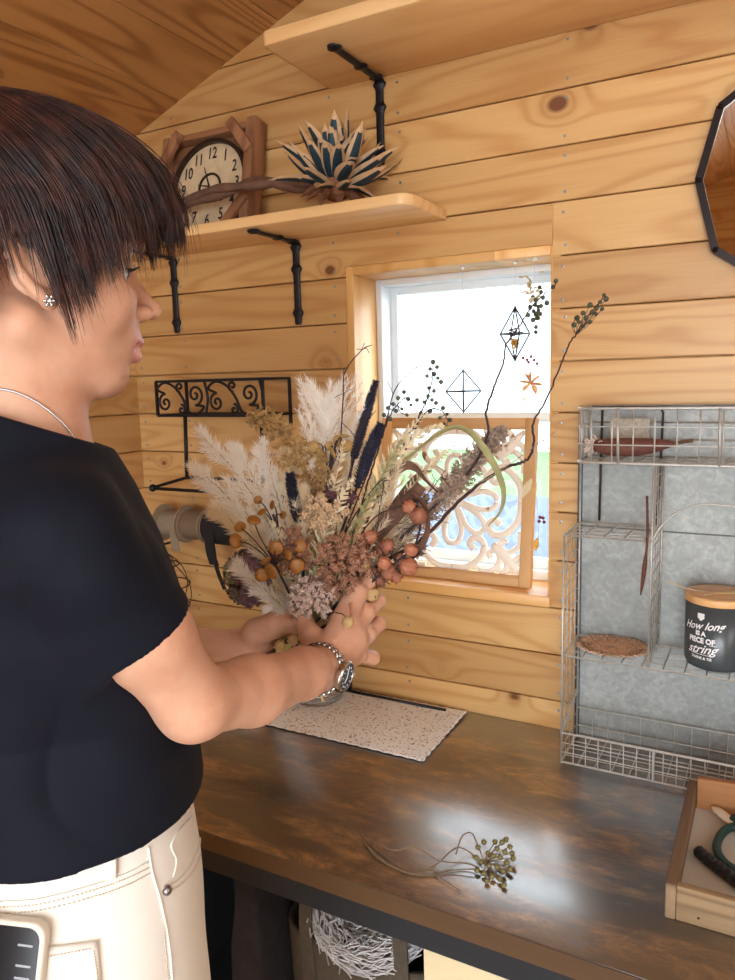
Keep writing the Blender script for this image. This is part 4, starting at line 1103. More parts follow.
strap([(BC[0]-.085,y2,.40),(BC[0]-.088,y2,.52),(BC[0]-.05,y2,.62),(BC[0]+.04,y2,.62),(BC[0]+.09,y2,.52),(BC[0]+.09,y2,.40)], .024)
def wreath(c, R, r, tilt, cnt, lab, mtw, nm='twig_wreath'):
    t = thing(nm, lab, 'wreath', (c[0], c[1], c[2]-r)); mb = MB(); fr_ = frame_from(tilt)
    for k in range(cnt):
        a0 = rng.random()*2*PI; L = .6+.6*rng.random(); n_ = 8; a = np.linspace(a0, a0+L, n_)
        ph = rng.random()*2*PI; rad = r*(.75+.35*rng.random()); p2 = ph+rng.normal()*1.0*np.linspace(0,1,n_)
        rr_ = R + rad*np.cos(p2) + np.linspace(0,1,n_)**4*abs(rng.normal())*.006*np.sign(np.cos(p2[-1])); zz = rad*np.sin(p2)
        P_w = np.stack([rr_*np.cos(a), rr_*np.sin(a), zz],1)+rng.normal(size=(n_,3))*.0012
        mb.tube(P_w @ fr_.T + np.asarray(c), .0016*(.6+.6*rng.random()), 4)
        if k % 3 == 0: mb.tube([(P_w[4]) @ fr_.T + np.asarray(c), (P_w[5]*1.0+rng.normal(size=3)*.010) @ fr_.T + np.asarray(c)], .0013, 4)
    mb.build('twig_ring', mtw, t); return t
wreath((-.600,-.375,.530), .082, .032, (.05,-.62,.78), 620, 'front whitewashed twig wreath lying in the canvas bag', m_wtwig)
wreath((-.570,-.275,.560), .078, .026, (.1,-.45,.9), 420, 'rear whitewashed twig wreath in the canvas bag, partly covered by the front one', m_wtwig)
wreath((-.602,-.385,.500), .034, .026, (.1,-.6,.8), 160, 'small dark brown twig wreath nested at centre of front white wreath in the bag', m_dtwig)
dk = MB(); dk.prism([(-.79,.041),(-.86,.041),(-.85,.42),(-.82,.60),(-.79,.61),(-.775,.40)], -.48, -.30); 
o = dk.build('dark_bag', flat('dark_cloth', S(46,42,46), .9, noise=.3, nscale=40), bevel=.012, bseg=3); tag(o, 'dark cloth bag standing left of the canvas tote under the counter', 'bag')
m_birch = pine('cabinet_front_cream', 'X', 'Z', S(232,216,176), S(216,194,150), .8, 0, 81.0, knots=0, ring=20, coat=0)
cbx = thing('drawer_cabinet', 'cream wooden cabinet front under the counter at the right', 'cabinet', (-.1,-.3,.0))
mb = MB(); mb.box((-.40,-.555,.0405), (.2,-.09,.655)); mb.build('body', m_birch, cbx)
mb = MB(); mb.box((-.409,-.574,.045), (.2,-.556,.661)); mb.build('drawer_front', m_birch, cbx, bevel=.001)
# ================================================================== PERSON (signed-distance modelling, meshed with OpenVDB)
import openvdb as vdb
class SDF:
    """prims: ('cap',a,b,ra,rb) ('ell',c,r,R) ('loft',...) each with blend k and sign; evaluated block-wise"""
    def __init__(s): s.P = []
    def cap(s, a, b, ra, rb=None, k=.008, sub=False):
        a = np.asarray(a, float); b = np.asarray(b, float); rb = ra if rb is None else rb
        def f(p):
            ba = b-a; l2 = ba@ba+1e-12; h = np.clip(((p-a)@ba)/l2, 0, 1)
            return np.linalg.norm(p-a-h[:,None]*ba, axis=1) - (ra+(rb-ra)*h)
        s.P.append((f, k, sub, (a+b)/2, np.linalg.norm(b-a)/2+max(ra, rb))); return s
    def chain(s, pts, rs, k=.008, sub=False):
        for i in range(len(pts)-1): s.cap(pts[i], pts[i+1], rs[i], rs[i+1], k, sub)
        return s
    def ell(s, c, r, R=None, k=.01, sub=False):
        c = np.asarray(c, float); r = np.asarray(r, float); R_ = np.eye(3) if R is None else np.asarray(R)   # columns = axes
        def f(p):
            q = (p-c)@R_; k0 = np.linalg.norm(q/r, axis=1); k1 = np.linalg.norm(q/r**2, axis=1)+1e-9
            return np.where(k0 > 1e-6, k0*(k0-1)/k1, -r.min())
        s.P.append((f, k, sub, c, r.max())); return s
    def fn(s, f, c, rad, k=.01, sub=False): s.P.append((f, k, sub, np.asarray(c, float), rad)); return s
    def ev(s, p, act=None):
        d = np.full(len(p), .08)
        for i, (f, k, sub, c, rad) in enumerate(s.P):
            if act is not None and not act[i]: continue
            e = f(p)
            if sub:
                e = -e; h = np.clip(.5-.5*(d-e)/k, 0, 1); d = d*(1-h)+e*h + k*h*(1-h)
            else:
                h = np.clip(.5+.5*(d-e)/k, 0, 1); d = d*(1-h)+e*h - k*h*(1-h)
        return d
    def mesh(s, vox, post=None):
        lo = np.min([c-r for _,_,sub,c,r in s.P if not sub], axis=0)-.02; hi = np.max([c+r for _,_,sub,c,r in s.P if not sub], axis=0)+.02
        B = 12; bs = B*vox
        n = np.ceil((hi-lo)/bs).astype(int)
        grid = vdb.FloatGrid(.08); cs = np.array([(c) for _,_,_,c,_ in s.P]); rs = np.array([r for *_, r in s.P]); ks = np.array([k for _,k,*_ in s.P])
        half = bs*math.sqrt(3)/2
        idx = np.stack(np.meshgrid(*[np.arange(m) for m in n], indexing='ij'), -1).reshape(-1,3)
        cen = lo+(idx+.5)*bs
        loc = np.stack(np.meshgrid(*[np.arange(B)]*3, indexing='ij'), -1).reshape(-1,3)*vox
        dc = s.ev(cen) if post is None else post(cen, s.ev(cen))
        for i in range(len(idx)):
            if dc[i] > half*1.25+.006: continue
            o = tuple(int(v) for v in idx[i]*B)
            if dc[i] < -(half*1.4+.008):
                grid.fill(o, tuple(v+B-1 for v in o), -.08, False); continue
            act = np.linalg.norm(cs-cen[i], axis=1) < rs+half+ks+.012
            p = lo+idx[i]*bs+loc; d = s.ev(p, act)
            if post is not None: d = post(p, d)
            grid.copyFromArray(np.clip(d, -.08, .08).reshape(B,B,B).astype(np.float32), ijk=o, tolerance=0)
        V, Q = grid.convertToQuads(0.0)
        V = np.asarray(V, float)*vox+lo
        return V, np.asarray(Q)
def sdf_object(name, VQ, mats, parent, mat_idx=None, smooth_iter=0):
    V, Q = VQ; org = np.array(WL(parent)) if parent is not None else V.mean(0)
    me = bpy.data.meshes.new(name)
    me.vertices.add(len(V)); me.vertices.foreach_set('co', (V-org).astype(np.float32).ravel())
    nq = len(Q); me.loops.add(nq*4); me.polygons.add(nq)
    me.loops.foreach_set('vertex_index', Q[:, ::-1].astype(np.int32).ravel())
    me.polygons.foreach_set('loop_start', np.arange(0, nq*4, 4, dtype=np.int32)); me.polygons.foreach_set('loop_total', np.full(nq, 4, np.int32))
    if not isinstance(mats, (list, tuple)): mats = [mats]
    for m in mats: me.materials.append(m)
    if mat_idx is not None: me.polygons.foreach_set('material_index', mat_idx(V[Q].mean(1)).astype(np.int32))
    me.polygons.foreach_set('use_smooth', [True]*nq); me.update(calc_edges=True)
    bm = bmesh.new(); bm.from_mesh(me); bmesh.ops.recalc_face_normals(bm, faces=bm.faces)
    for _ in range(smooth_iter): bmesh.ops.smooth_vert(bm, verts=bm.verts, factor=.5, use_axis_x=True, use_axis_y=True, use_axis_z=True)
    bm.to_mesh(me); bm.free()
    o = bpy.data.objects.new(name, me); COL.objects.link(o)
    if parent is not None: o.parent = parent
    else: o.location = org
    return o

# ---- frames (camera-space directions converted to world)
UPc = RC @ np.array([0,0,1.0])                         # world up seen in camera axes
def heading(th):                                        # horizontal world direction; th = turn away from the camera
    v = c2w([math.cos(th), 0, math.sin(th)]); v[2] = 0; return v/np.linalg.norm(v)
HEAD_TH, HEAD_PITCH, HEAD_ROLL = math.radians(28), math.radians(-1), math.radians(0)
fw = heading(HEAD_TH); upw = np.array([0,0,1.0]); lf = np.cross(upw, fw)
cp, sp_ = math.cos(HEAD_PITCH), math.sin(HEAD_PITCH)
HF = np.array([fw*cp+upw*sp_, lf, upw*cp-fw*sp_]).T     # columns: forward, left, up
HO = dp(14, 273, .615)                                  # head origin: ear level
def H(x, y, z): return HO + HF @ np.array([x, y, z])

BODY_TH = math.radians(28)
bf = heading(BODY_TH); bl = np.cross(upw, bf); BF = np.array([bf, bl, upw]).T
TO = dp(66, 760, .735)                                  # torso reference at waist
def T_(x, y, z): return np.array([TO[0], TO[1], 0]) + bf*x + bl*y + upw*z    # z is absolute height

person = thing('person', 'person with short dark hair in navy t-shirt and white jeans holding a bouquet', 'person', (TO[0], TO[1], 0))

# ---- key joints
SH_R = dp(62, 532, .545); EL_R = dp(193, 703, .635); WR_R = dp(322, 668, .87)
SH_L = T_(.045, .155, 1.31); WR_L = dp(240, 650, .98); EL_L = SH_L*.35+WR_L*.65 + np.array([0, .0, -.10])
EL_L = dp(70, 655, .93)
NECK = dp(24, 425, .62)

body = SDF()
# skull and face (head-local metres)
K = .012
body.ell(H(-.018,0,.042), (.092,.073,.078), HF, K)
body.ell(H(.030,0,.030), (.062,.066,.075), HF, K)
body.ell(H(.040,0,-.030), (.050,.055,.066), HF, .02)
body.cap(H(.000,-.052,-.045), H(.060,-.014,-.080), .018, .016, .022); body.cap(H(.000,.052,-.045), H(.060,.014,-.080), .018, .016, .022)
body.ell(H(.066,0,-.084), (.017,.020,.015), HF, .016)
for sg in (1,-1):
    body.ell(H(.058,sg*.036,-.020), (.030,.027,.028), HF, .02)
    body.cap(H(.078,sg*.014,.024), H(.070,sg*.046,.022), .011, .010, .012)
body.ell(H(.072,0,-.050), (.026,.030,.022), HF, .015)
body.cap(H(.083,0,.012), H(.107,0,-.024), .0065, .0072, .012)
body.ell(H(.109,0,-.026), (.0085,.009,.0080), HF, .006)
for sg in (1,-1):
    body.ell(H(.099,sg*.0115,-.030), (.0090,.0065,.0065), HF, .005)
    body.ell(H(.103,sg*.006,-.037), (.005,.0035,.004), HF, .003, sub=True)
    body.ell(H(.083,sg*.032,.002), (.015,.018,.011), HF, .012, sub=True)      # eye socket
    body.ell(H(.068,sg*.032,.002), (.0150,.0155,.0135), HF, .004)               # lids
    body.ell(H(.0845,sg*.033,.0005), (.004,.011,.0022), HF, .002, sub=True)     # lid slit
# lips, slightly open smile
for i in range(8):
    a0, a1 = -1+i*.25, -1+(i+1)*.25
    L_ = lambda a, z, x0, dr: H(x0-.018*a*a, a*.023, z+.003*a*a+dr)
    body.cap(L_(a0,-.0540,.0960,0), L_(a1,-.0540,.0960,0), .0042*(1-.5*abs(a0)), .0042*(1-.5*abs(a1)), .004)
    body.cap(L_(a0,-.0660,.0930,0), L_(a1,-.0660,.0930,0), .0050*(1-.5*abs(a0)), .0050*(1-.5*abs(a1)), .004)
for i in range(6):
    a0, a1 = -.8+i*.266, -.8+(i+1)*.266
    body.cap(H(.102-.018*a0*a0, a0*.023, -.0600+.003*a0*a0), H(.102-.018*a1*a1, a1*.023, -.0600+.003*a1*a1), .0024, .0024, .002, sub=True)
# ears
for sg in (1,-1):
    ec = lambda u, v, o=0: H(.008+u*.8-v*.24, sg*(.072+o*.85), -.006+v*.86)
    pts = [ec(.012,.020,.002), ec(.008,.031,.008), ec(-.004,.033,.013), ec(-.014,.024,.017), ec(-.016,.008,.017), ec(-.011,-.010,.013), ec(-.003,-.022,.008), ec(.004,-.028,.004), ec(.010,-.022,.001)]
    body.chain(pts, [.0028,.0032,.0036,.0038,.0038,.0036,.0048,.0056,.0040], .003)
    body.chain([ec(-.004,.020,.008), ec(-.008,.006,.009), ec(.000,-.008,.005), ec(.006,-.014,.002)], [.0030,.0035,.0032,.003], .004)
    body.ell(ec(-.003,.004,.004), (.014,.004,.024), HF, .004)
    body.cap(ec(.012,-.002,.002), ec(.010,-.010,.002), .004, .004, .004)
# neck
body.cap(H(-.028,0,-.020), NECK+(0,0,-.02), .047, .050, .02); body.cap(H(.008,0,-.060), NECK+bf*.006+(0,0,-.03), .034, .040, .02)
# trunk under the clothes
body.cap(NECK+(0,0,-.06), SH_R+(0,0,.0), .042, .034, .03); body.cap(NECK+(0,0,-.07), SH_L, .042, .034, .03)
body.ell(T_(.0,.0,1.22), (.085,.13,.16), BF, .03); body.ell(T_(.0,0,1.02), (.085,.12,.14), BF, .03); body.ell(T_(-.01,0,.90), (.10,.14,.10), BF, .03)
for sg in (1,-1): body.chain([T_(-.005,sg*.085,.86), T_(.015,sg*.085,.46), T_(-.03,sg*.085,.09)], [.080,.050,.034], .02); body.cap(T_(-.04,sg*.085,.035), T_(.15,sg*.095,.028), .030, .026, .01)
# right arm
body.chain([SH_R, SH_R*.45+EL_R*.55+c2w([.004,.0,-.004]), EL_R], [.040,.0350,.0300], .02)
mid = EL_R*.62+WR_R*.38
body.chain([EL_R, mid+c2w([0,.003,0]), WR_R*.8+EL_R*.2, WR_R], [.0290,.0315,.0262,.0242], .015)
# left arm
body.chain([SH_L, EL_L], [.040,.036], .02); body.chain([EL_L, EL_L*.55+WR_L*.45, WR_L], [.036,.0335,.0255], .015)

# ---- right hand: back to the camera, fingers curling round the stems
STEM = dp(309, 632, .975)                                # where the bunch is gripped
def P_(x, y, z): return dp(x, y, z)
kn_ = [P_(357,592,.935), P_(366,612,.943), P_(367,634,.938), P_(358,654,.925)]
body.cap(WR_R, (kn_[1]+kn_[2])/2*.6+WR_R*.4, .0235, .022, .012)
for i, kk in enumerate(kn_):
    body.cap(WR_R+(kk-WR_R)*.15, kk, .0165, .0112, .010)
body.cap(WR_R+(kn_[0]-WR_R)*.3, kn_[0], .014, .012, .01)
fr_h = [ [P_(357,592,.935), P_(374,577,.955), P_(371,571,.990), P_(356,580,1.012)],
         [P_(366,612,.943), P_(378,601,.968), P_(370,598,1.003), P_(352,602,1.02)],
         [P_(367,634,.938), P_(379,624,.962), P_(371,624,.998), P_(352,625,1.013)],
         [P_(358,654,.925), P_(373,658,.945), P_(370,655,.974), P_(354,648,.992)] ]
fr_r = [(.0112,.0098,.0088,.0074),(.0112,.0100,.0088,.0074),(.0108,.0096,.0084,.0072),(.0098,.0086,.0076,.0066)]
for pts, rs in zip(fr_h, fr_r): body.chain(pts, rs, .002)
for kk in kn_: body.ell(kk+c2w([0,0,-.005]), (.0105,.0105,.0105), None, .005)
th_ = [P_(318,652,.885), P_(311,636,.905), P_(304,622,.925), P_(302,606,.945)]
body.chain(th_, [.0165,.0128,.0105,.0088], .008)
# tendons and veins on the back of the hand
for kk in kn_: body.cap(WR_R*.6+kk*.4+c2w([0,0,-.019]), kk+c2w([0,0,-.0105]), .0026, .0032, .004)
for a, b in (((335,640),(352,618)),((352,618),(350,604)),((340,655),(358,640))): body.cap(P_(*a,.873), P_(*b,.903), .0021, .0021, .003)

# ---- left hand: palm side towards the camera, fingers behind the stems
wl = WR_L
lk = [P_(292,613,1.005), P_(298,624,1.025), P_(297,640,1.03), P_(290,652,1.02)]
body.cap(wl, P_(268,640,1.0), .0245, .0255, .012); body.cap(P_(252,653,.975), P_(272,655,.985), .018, .016, .012)
for kk in lk: body.cap(wl*.6+P_(265,640,1.0)*.4, kk, .019, .0115, .010)
lf_ = [[lk[0], P_(312,604,1.03), P_(330,604,1.03), P_(340,612,1.01)],
       [lk[1], P_(314,617,1.05), P_(333,617,1.05), P_(343,625,1.02)],
       [lk[2], P_(314,634,1.055), P_(332,634,1.05), P_(340,641,1.02)],
       [lk[3], P_(306,650,1.045), P_(322,650,1.04), P_(330,654,1.02)]]
for pts, rs in zip(lf_, fr_r): body.chain(pts, rs, .002)
body.chain([P_(256,632,.965), P_(277,624,.955), P_(292,622,.948), P_(306,632,.94)], [.0185,.0150,.0112,.0092], .010)   # thumb over the stems

# creases where the wrist bends
for i in range(5):
    body.cap(P_(250+i*5,640-i*1.5,.938), P_(262+i*5,655-i*1.5,.942), .0008, .0008, .002, sub=True)
t_body = body.mesh(.0017)

n = NT('skin')
P0 = n.n('ShaderNodeNewGeometry').outputs['Position']
f1 = n.noise(P0, 22, 4, .6); f2 = n.noise(P0, 240, 3, .6)
n.base(n.mix(n.ramp(f1, [(.35,(0,0,0)),(.65,(1,1,1))]), S(216,170,142), S(204,152,124)))
n.set(**{'Roughness': .48, 'Subsurface Weight': .18, 'Subsurface Scale': .012, 'Specular IOR Level': .4}); n.b.inputs['Subsurface Radius'].default_value = (1,.35,.2); n.bump(f2, .25, .0008)
m_skin = n.m
m_lip = flat('lip_skin', S(214,146,134), .4)
def lipidx(C):
    L = (C-HO) @ HF
    up = (abs(L[:,2]+.060) < .0125) & (L[:,0] > .086) & (abs(L[:,1]) < .026) & (L[:,0] > .0955-.018*(L[:,1]/.023)**2-.004)
    return np.where(up, 1, 0)
sdf_object('body', t_body, [m_skin, m_lip], person, lipidx)
m_nailf = flat('fingernail', S(232,190,176), .3)
for pts, rs in zip(fr_h, fr_r):
    d_ = pts[-1]-pts[-2]; d_ /= np.linalg.norm(d_); o_ = np.cross(d_, (0,0,1.0)); o_ /= np.linalg.norm(o_); o_ = o_ if (pts[-2]-STEM)@o_ > 0 else -o_
    mb = MB(); mb.ball(pts[-1]+d_*.002+o_*rs[-1]*.72, (.0048,.0062,.0024), 0, 10, 6, frame=np.array([np.cross(d_, o_), d_, o_]).T); mb.build('fingernail', m_nailf, person, smooth=True)
# eyes, teeth, lashes
m_eyew = flat('eye_white', S(235,230,225), .2); m_iris = flat('iris_dark', S(40,26,20), .15); m_lash = flat('lash_black', S(26,20,20), .7)
for sg in (1,-1):
    mb = MB(); mb.ball(H(.0715,sg*.032,.001), .0128, 0, 20, 14); e_ = mb.build('eye', m_eyew, person, smooth=True)
    mb = MB(); mb.ball(H(.0805,sg*.0325,.0), .0052, 0, 14, 10); mb.build('iris', m_iris, e_, smooth=True)
    mb = MB()
    for k in range(22):
        u = -1+2*k/21; b_ = H(.0858-.0055*u*u, sg*.032+u*.0125, .0040-.0018*u*u)
        mb.tube([b_, b_+HF@np.array([.005,sg*u*.002,-.0004]), b_+HF@np.array([.009,sg*u*.004,.0022])], [.0004,.0003,.0001], 4)
    mb.build('eyelashes', m_lash, person)
mb = MB(); mb.tube([H(.0905-.018*a*a, a*.02, -.0598) for a in np.linspace(-.8,.8,9)], .0032, 6); mb.build('teeth', flat('teeth', S(240,236,226), .3), person, smooth=True)
# earring and necklace
m_silv = flat('silver', S(214,214,216), .15, 1.0)
ea = H(.008+.0032+.028*.24, -(.072+.0100), -.030)
mb = MB(); mb.ball(ea, .0032, 0, 10, 8)
for k in range(6): mb.ball(ea+c2w([.0036*math.cos(k*1.05), .0036*math.sin(k*1.05), -.001]), .0016, 0, 8, 6)
mb.build('earring', m_silv, person, smooth=True)
# ================================================================== CLOTHES
nl = BF.T @ (NECK-T_(0,0,0)); zN = NECK[2]
def loft(stations, lean=True):
    st = np.array(stations, float)      # z, cx, cy, a, b
    def f(p):
        q = (p-T_(0,0,0)) @ BF; z = q[:,2]
        cx, cy, a, b = [np.interp(z, st[:,0], st[:,i]) for i in (1,2,3,4)]
        x, y = (q[:,0]-cx)/a, (q[:,1]-cy)/b
        r = (np.abs(x)**2.25+np.abs(y)**2.25)**(1/2.25)
        d = (r-1)*np.minimum(a, b)*.95
        return np.maximum(np.maximum(d, (st[0,0]-z)), z-st[-1,0])
    c = T_(np.mean(st[:,1]), np.mean(st[:,2]), (st[0,0]+st[-1,0])/2)
    rad = math.hypot((st[-1,0]-st[0,0])/2, max(st[:,4].max(), st[:,3].max())+.05)
    return f, c, rad
HEM = 1.072
px_, py_ = nl[0], nl[1]
ST = [(HEM,.0,.0,.125,.167),(1.12,.0,.0,.122,.163),(1.18,.003,.0,.118,.160),(1.26,px_*.4,py_*.4,.112,.158),(1.32,px_*.65,py_*.65,.100,.150),(1.37,px_*.85,py_*.85,.080,.118),(1.405,px_,py_,.064,.084),(1.435,px_,py_,.056,.066),(1.47,px_,py_,.052,.060)]
shirt = SDF(); shirt.fn(*loft(ST), k=.01)
SE = dp(134, 630, .59); ad = SE-SH_R; aL = np.linalg.norm(ad); ad /= aL
def sleeve(S0, d, L, r0, r1, grow=0.0, z0=0.0):
    def f(p):
        q = p-S0; h = q@d; hh = np.clip(h, 0, L); r = r0+(r1-r0)*hh/L+grow
        dd = np.linalg.norm(q-hh[:,None]*d, axis=1)-r
        return np.maximum(dd, h-L) if grow >= 0 else np.maximum(dd, z0-h)
    return f
shirt.fn(sleeve(SH_R, ad, aL, .0440, .0440), (SH_R+SE)/2, .17, k=.03)
SL_E = SH_L*.42+EL_L*.58; al2 = np.linalg.norm(SL_E-SH_L); ad2 = (SL_E-SH_L)/al2
shirt.fn(sleeve(SH_L, ad2, al2, .056, .052), (SH_L+SL_E)/2, .17, k=.03)
# hollows at hem, collar and sleeve ends
ST2 = [(z_, cx, cy, a-.013, b-.0135) for z_, cx, cy, a, b in ST[:2]]; ST2 = [(HEM-.05,)+ST2[0][1:], (HEM+.014,)+ST2[0][1:]]
shirt.fn(*loft(ST2), k=.002, sub=True)
shirt.cap(NECK+(0,0,-.035), HO+(0,0,-.03), .058, .054, k=.003, sub=True)
def inner(S0, d, L, r):
    def f(p):
        q = p-S0; h = q@d; return np.maximum(np.maximum(np.linalg.norm(q-h[:,None]*d, axis=1)-r, (L-.03)-h), h-L-.012)
    return f
shirt.fn(inner(SH_R, ad, aL, .0388), SE, .08, k=.002, sub=True); shirt.fn(inner(SH_L, ad2, al2, .0455), SL_E, .08, k=.002, sub=True)
def folds(p, d):
    q = (p-T_(0,0,0)) @ BF; x, y, z = q.T
    w = np.sin(34*z+11*x+5*np.sin(9*y+14*x))*.5 + np.sin(21*z-17*y+4*np.sin(16*x))*.5
    rdg = lambda u: 1-2*np.abs(np.sin(u))**.8
    pa = p-(SH_R+np.array([0,0,-.085])-bf*.02); aa = np.arctan2(pa@upw, pa@bf); ra = np.linalg.norm(pa, axis=1)
    w = .45*w + .55*rdg(3.2*aa+2.0*np.sin(14*ra))*np.exp(-((ra-.13)/.06)**2)*1.5 + .3*rdg(9*z+6*x+1.5*np.sin(8*y))
    low = np.clip((1.34-z)/.2, 0, 1)
    arm = (p-SH_R)@ad
    v = np.sin(46*z+30*x)*np.exp(-((arm-.04)/.05)**2)
    s3 = rdg(16*arm+26*x+22*z)*np.clip(1-np.abs(arm-.03)/.06, 0, 1)
    hemz = .004*np.sin(7*y+2)+.003*np.sin(13*x)
    dd = d + .0048*w*(.3+.7*low)*np.clip((z-HEM)/.07, .08, 1) + .002*v + .0030*s3
    return np.maximum(np.maximum(dd, HEM+.002+hemz-z), z-(1.425-.38*(x-px_)))
m_shirt = NT('navy_cotton'); f1 = m_shirt.noise(m_shirt.co(), 900, 2, .6)
m_shirt.base(S(8,13,27)); m_shirt.set(**{'Roughness': .8, 'Specular IOR Level': .25}); m_shirt.b.inputs['Sheen Weight'].default_value = .02; m_shirt.b.inputs['Sheen Roughness'].default_value = .4; m_shirt.bump(f1, .12, .0004); m_shirt = m_shirt.m
sdf_object('t_shirt', shirt.mesh(.0024, folds), m_shirt, person, smooth_iter=1)

TR = [(.80,-.006,0,.120,.170),(.88,-.012,0,.130,.176),(.94,-.012,0,.130,.175),(1.0,-.006,0,.122,.166),(1.06,0,0,.112,.152),(1.11,0,0,.109,.149)]
tr = SDF(); tr.fn(*loft(TR), k=.02)
for sg in (1,-1): tr.chain([T_(-.004,sg*.086,.83), T_(.010,sg*.088,.47), T_(-.025,sg*.088,.07)], [.094,.066,.052], .03)
def tfold(p, d):
    q = (p-T_(0,0,0)) @ BF; x, y, z = q.T
    return d + .0016*np.sin(30*z+22*x+4*np.sin(15*y))*np.clip((1.04-z)/.1,0,1)
m_jean = NT('off_white_denim'); P0 = m_jean.co(); w1 = m_jean.noise(P0, 700, 2, .5); w2 = m_jean.noise(P0, 9, 3, .5)
m_jean.base(m_jean.mix(w2, S(238,235,226), S(226,221,210))); m_jean.set(Roughness=.9); m_jean.bump(w1, .2, .0004); m_jean = m_jean.m
trq = tr.mesh(.0034, tfold)
jeans = sdf_object('jeans', trq, m_jean, person, smooth_iter=1)
bvh = BVHTree.FromPolygons([tuple(v) for v in trq[0]], [tuple(int(i) for i in f) for f in trq[1]])
def hit(x, y, off=.0008):
    d = ray(x, y); d = Vector(d).normalized(); loc, nr, i, t = bvh.ray_cast(Vector(CAM), d)
    if loc is None: return None
    if nr.dot(d) > 0: nr = -nr
    return np.array(loc)+np.array(nr)*off
def seam(px, r, name, mat, n=50, parent=jeans, dash=False, off=.0006):
    P = spline([(a, b, 0) for a, b in px], n); Q = [hit(a, b, off) for a, b, _ in P]; Q = [q for q in Q if q is not None]
    mb = MB()
    if dash:
        for i in range(0, len(Q)-1, 2): mb.tube([Q[i], Q[i+1]], r, 5)
    else: mb.tube(Q, r, 6)
    return mb.build(name, mat, parent, smooth=True)
m_stitch = flat('seam_shadow_beige', S(206,188,168), .9); m_thread = flat('stitch_thread', S(214,198,178), .9)
seam([(0,902),(40,899),(90,886),(125,874),(148,862)], .0011, 'yoke_seam', m_jean); seam([(0,907),(40,904),(90,891),(125,879),(150,867)], .0006, 'yoke_stitch', m_thread, 90, dash=True)
seam([(0,913),(40,910),(92,897),(127,885),(150,873)], .0006, 'yoke_stitch', m_thread, 90, dash=True)
seam([(148,847),(152,872),(160,900),(168,940),(172,980)], .0012, 'side_seam', m_jean); seam([(152,872),(163,915),(165,945),(168,980)], .0006, 'side_stitch', m_thread, 70, dash=True)
seam([(163,889),(178,880),(190,866),(198,848),(200,825)], .0012, 'pocket_edge', m_jean); seam([(166,893),(181,884),(194,869),(202,850)], .0006, 'pocket_stitch', m_thread, 60, dash=True)
seam([(190,818),(177,833),(171,846),(176,860),(173,877)], .0009, 'coin_pocket_edge', m_jean)
rv = hit(166, 890, .001); mb = MB(); mb.ball(rv, (.0045,.0045,.0045), 0, 14, 8); mb.build('rivet', flat('rivet_metal', S(150,146,142), .3, .9), jeans, smooth=True)
# belt loop
mb = MB(); P = [hit(109, y, .0022) for y in (852, 862, 872, 878)]; P = [p for p in P if p is not None]; mb.tube(P, .006, 8, 0, flat=.3, up=tuple(-ray(109,865))); mb.build('belt_loop', m_jean, jeans, smooth=True)
# back pocket patch
def patch(poly, name, mat, off=.0035, nx=26, ny=16):
    """quad patch between four pixel corners laid on the cloth"""
    a, b, c, d = [np.array(p, float) for p in poly]; V = []; W = []
    for j in range(ny+1):
        for i in range(nx+1):
            u, v = i/nx, j/ny; p = (a*(1-u)+b*u)*(1-v)+(d*(1-u)+c*u)*v
            h1 = hit(p[0], p[1], off); h0 = hit(p[0], p[1], -.001)
            if h1 is None: h1 = h0 = dp(p[0], p[1], .6)
            V.append(h1); W.append(h0)
    F = []; n_ = len(V); s_ = nx+1
    for j in range(ny):
        for i in range(nx): q = j*s_+i; F.append((q,q+1,q+s_+1,q+s_)); F.append((n_+q,n_+q+s_,n_+q+s_+1,n_+q+1))
    bd = [i for i in range(nx+1)]+[j*s_+nx for j in range(1,ny+1)]+[ny*s_+i for i in range(nx-1,-1,-1)]+[j*s_ for j in range(ny-1,0,-1)]
    for k in range(len(bd)): p, q = bd[k], bd[(k+1)%len(bd)]; F.append((p, n_+p, n_+q, q))
    mb = MB(); mb.add(V+W, F); return mb.build(name, mat, jeans, smooth=True)
patch([(-45,957),(97,940),(106,1060),(-45,1075)], 'back_pocket', m_jean, off=.0042)
seam([(-10,961),(40,955),(90,946)], .0006, 'pocket_hem_stitch', m_thread, 60, dash=True, off=.0050); seam([(93,948),(97,975),(100,1000)], .0006, 'pocket_side_stitch', m_thread, 40, dash=True, off=.0050)

# ---- phone in the back pocket
pc = hit(12, 945, .0035); nrm = hit(12, 930, .01)-hit(12, 930, 0); nrm /= np.linalg.norm(nrm)
pe = dp(30, 917, .6)-dp(30, 957, .6); upv = pe/np.linalg.norm(pe); upv = upv-nrm*(upv@nrm); upv /= np.linalg.norm(upv); rgt = np.cross(upv, nrm)
tilt_ = math.radians(-4); rgt, upv = rgt*math.cos(tilt_)+upv*math.sin(tilt_), upv*math.cos(tilt_)-rgt*math.sin(tilt_)
ptop = hit(25, 922, .006)
PFm = np.array([rgt, nrm, upv]).T
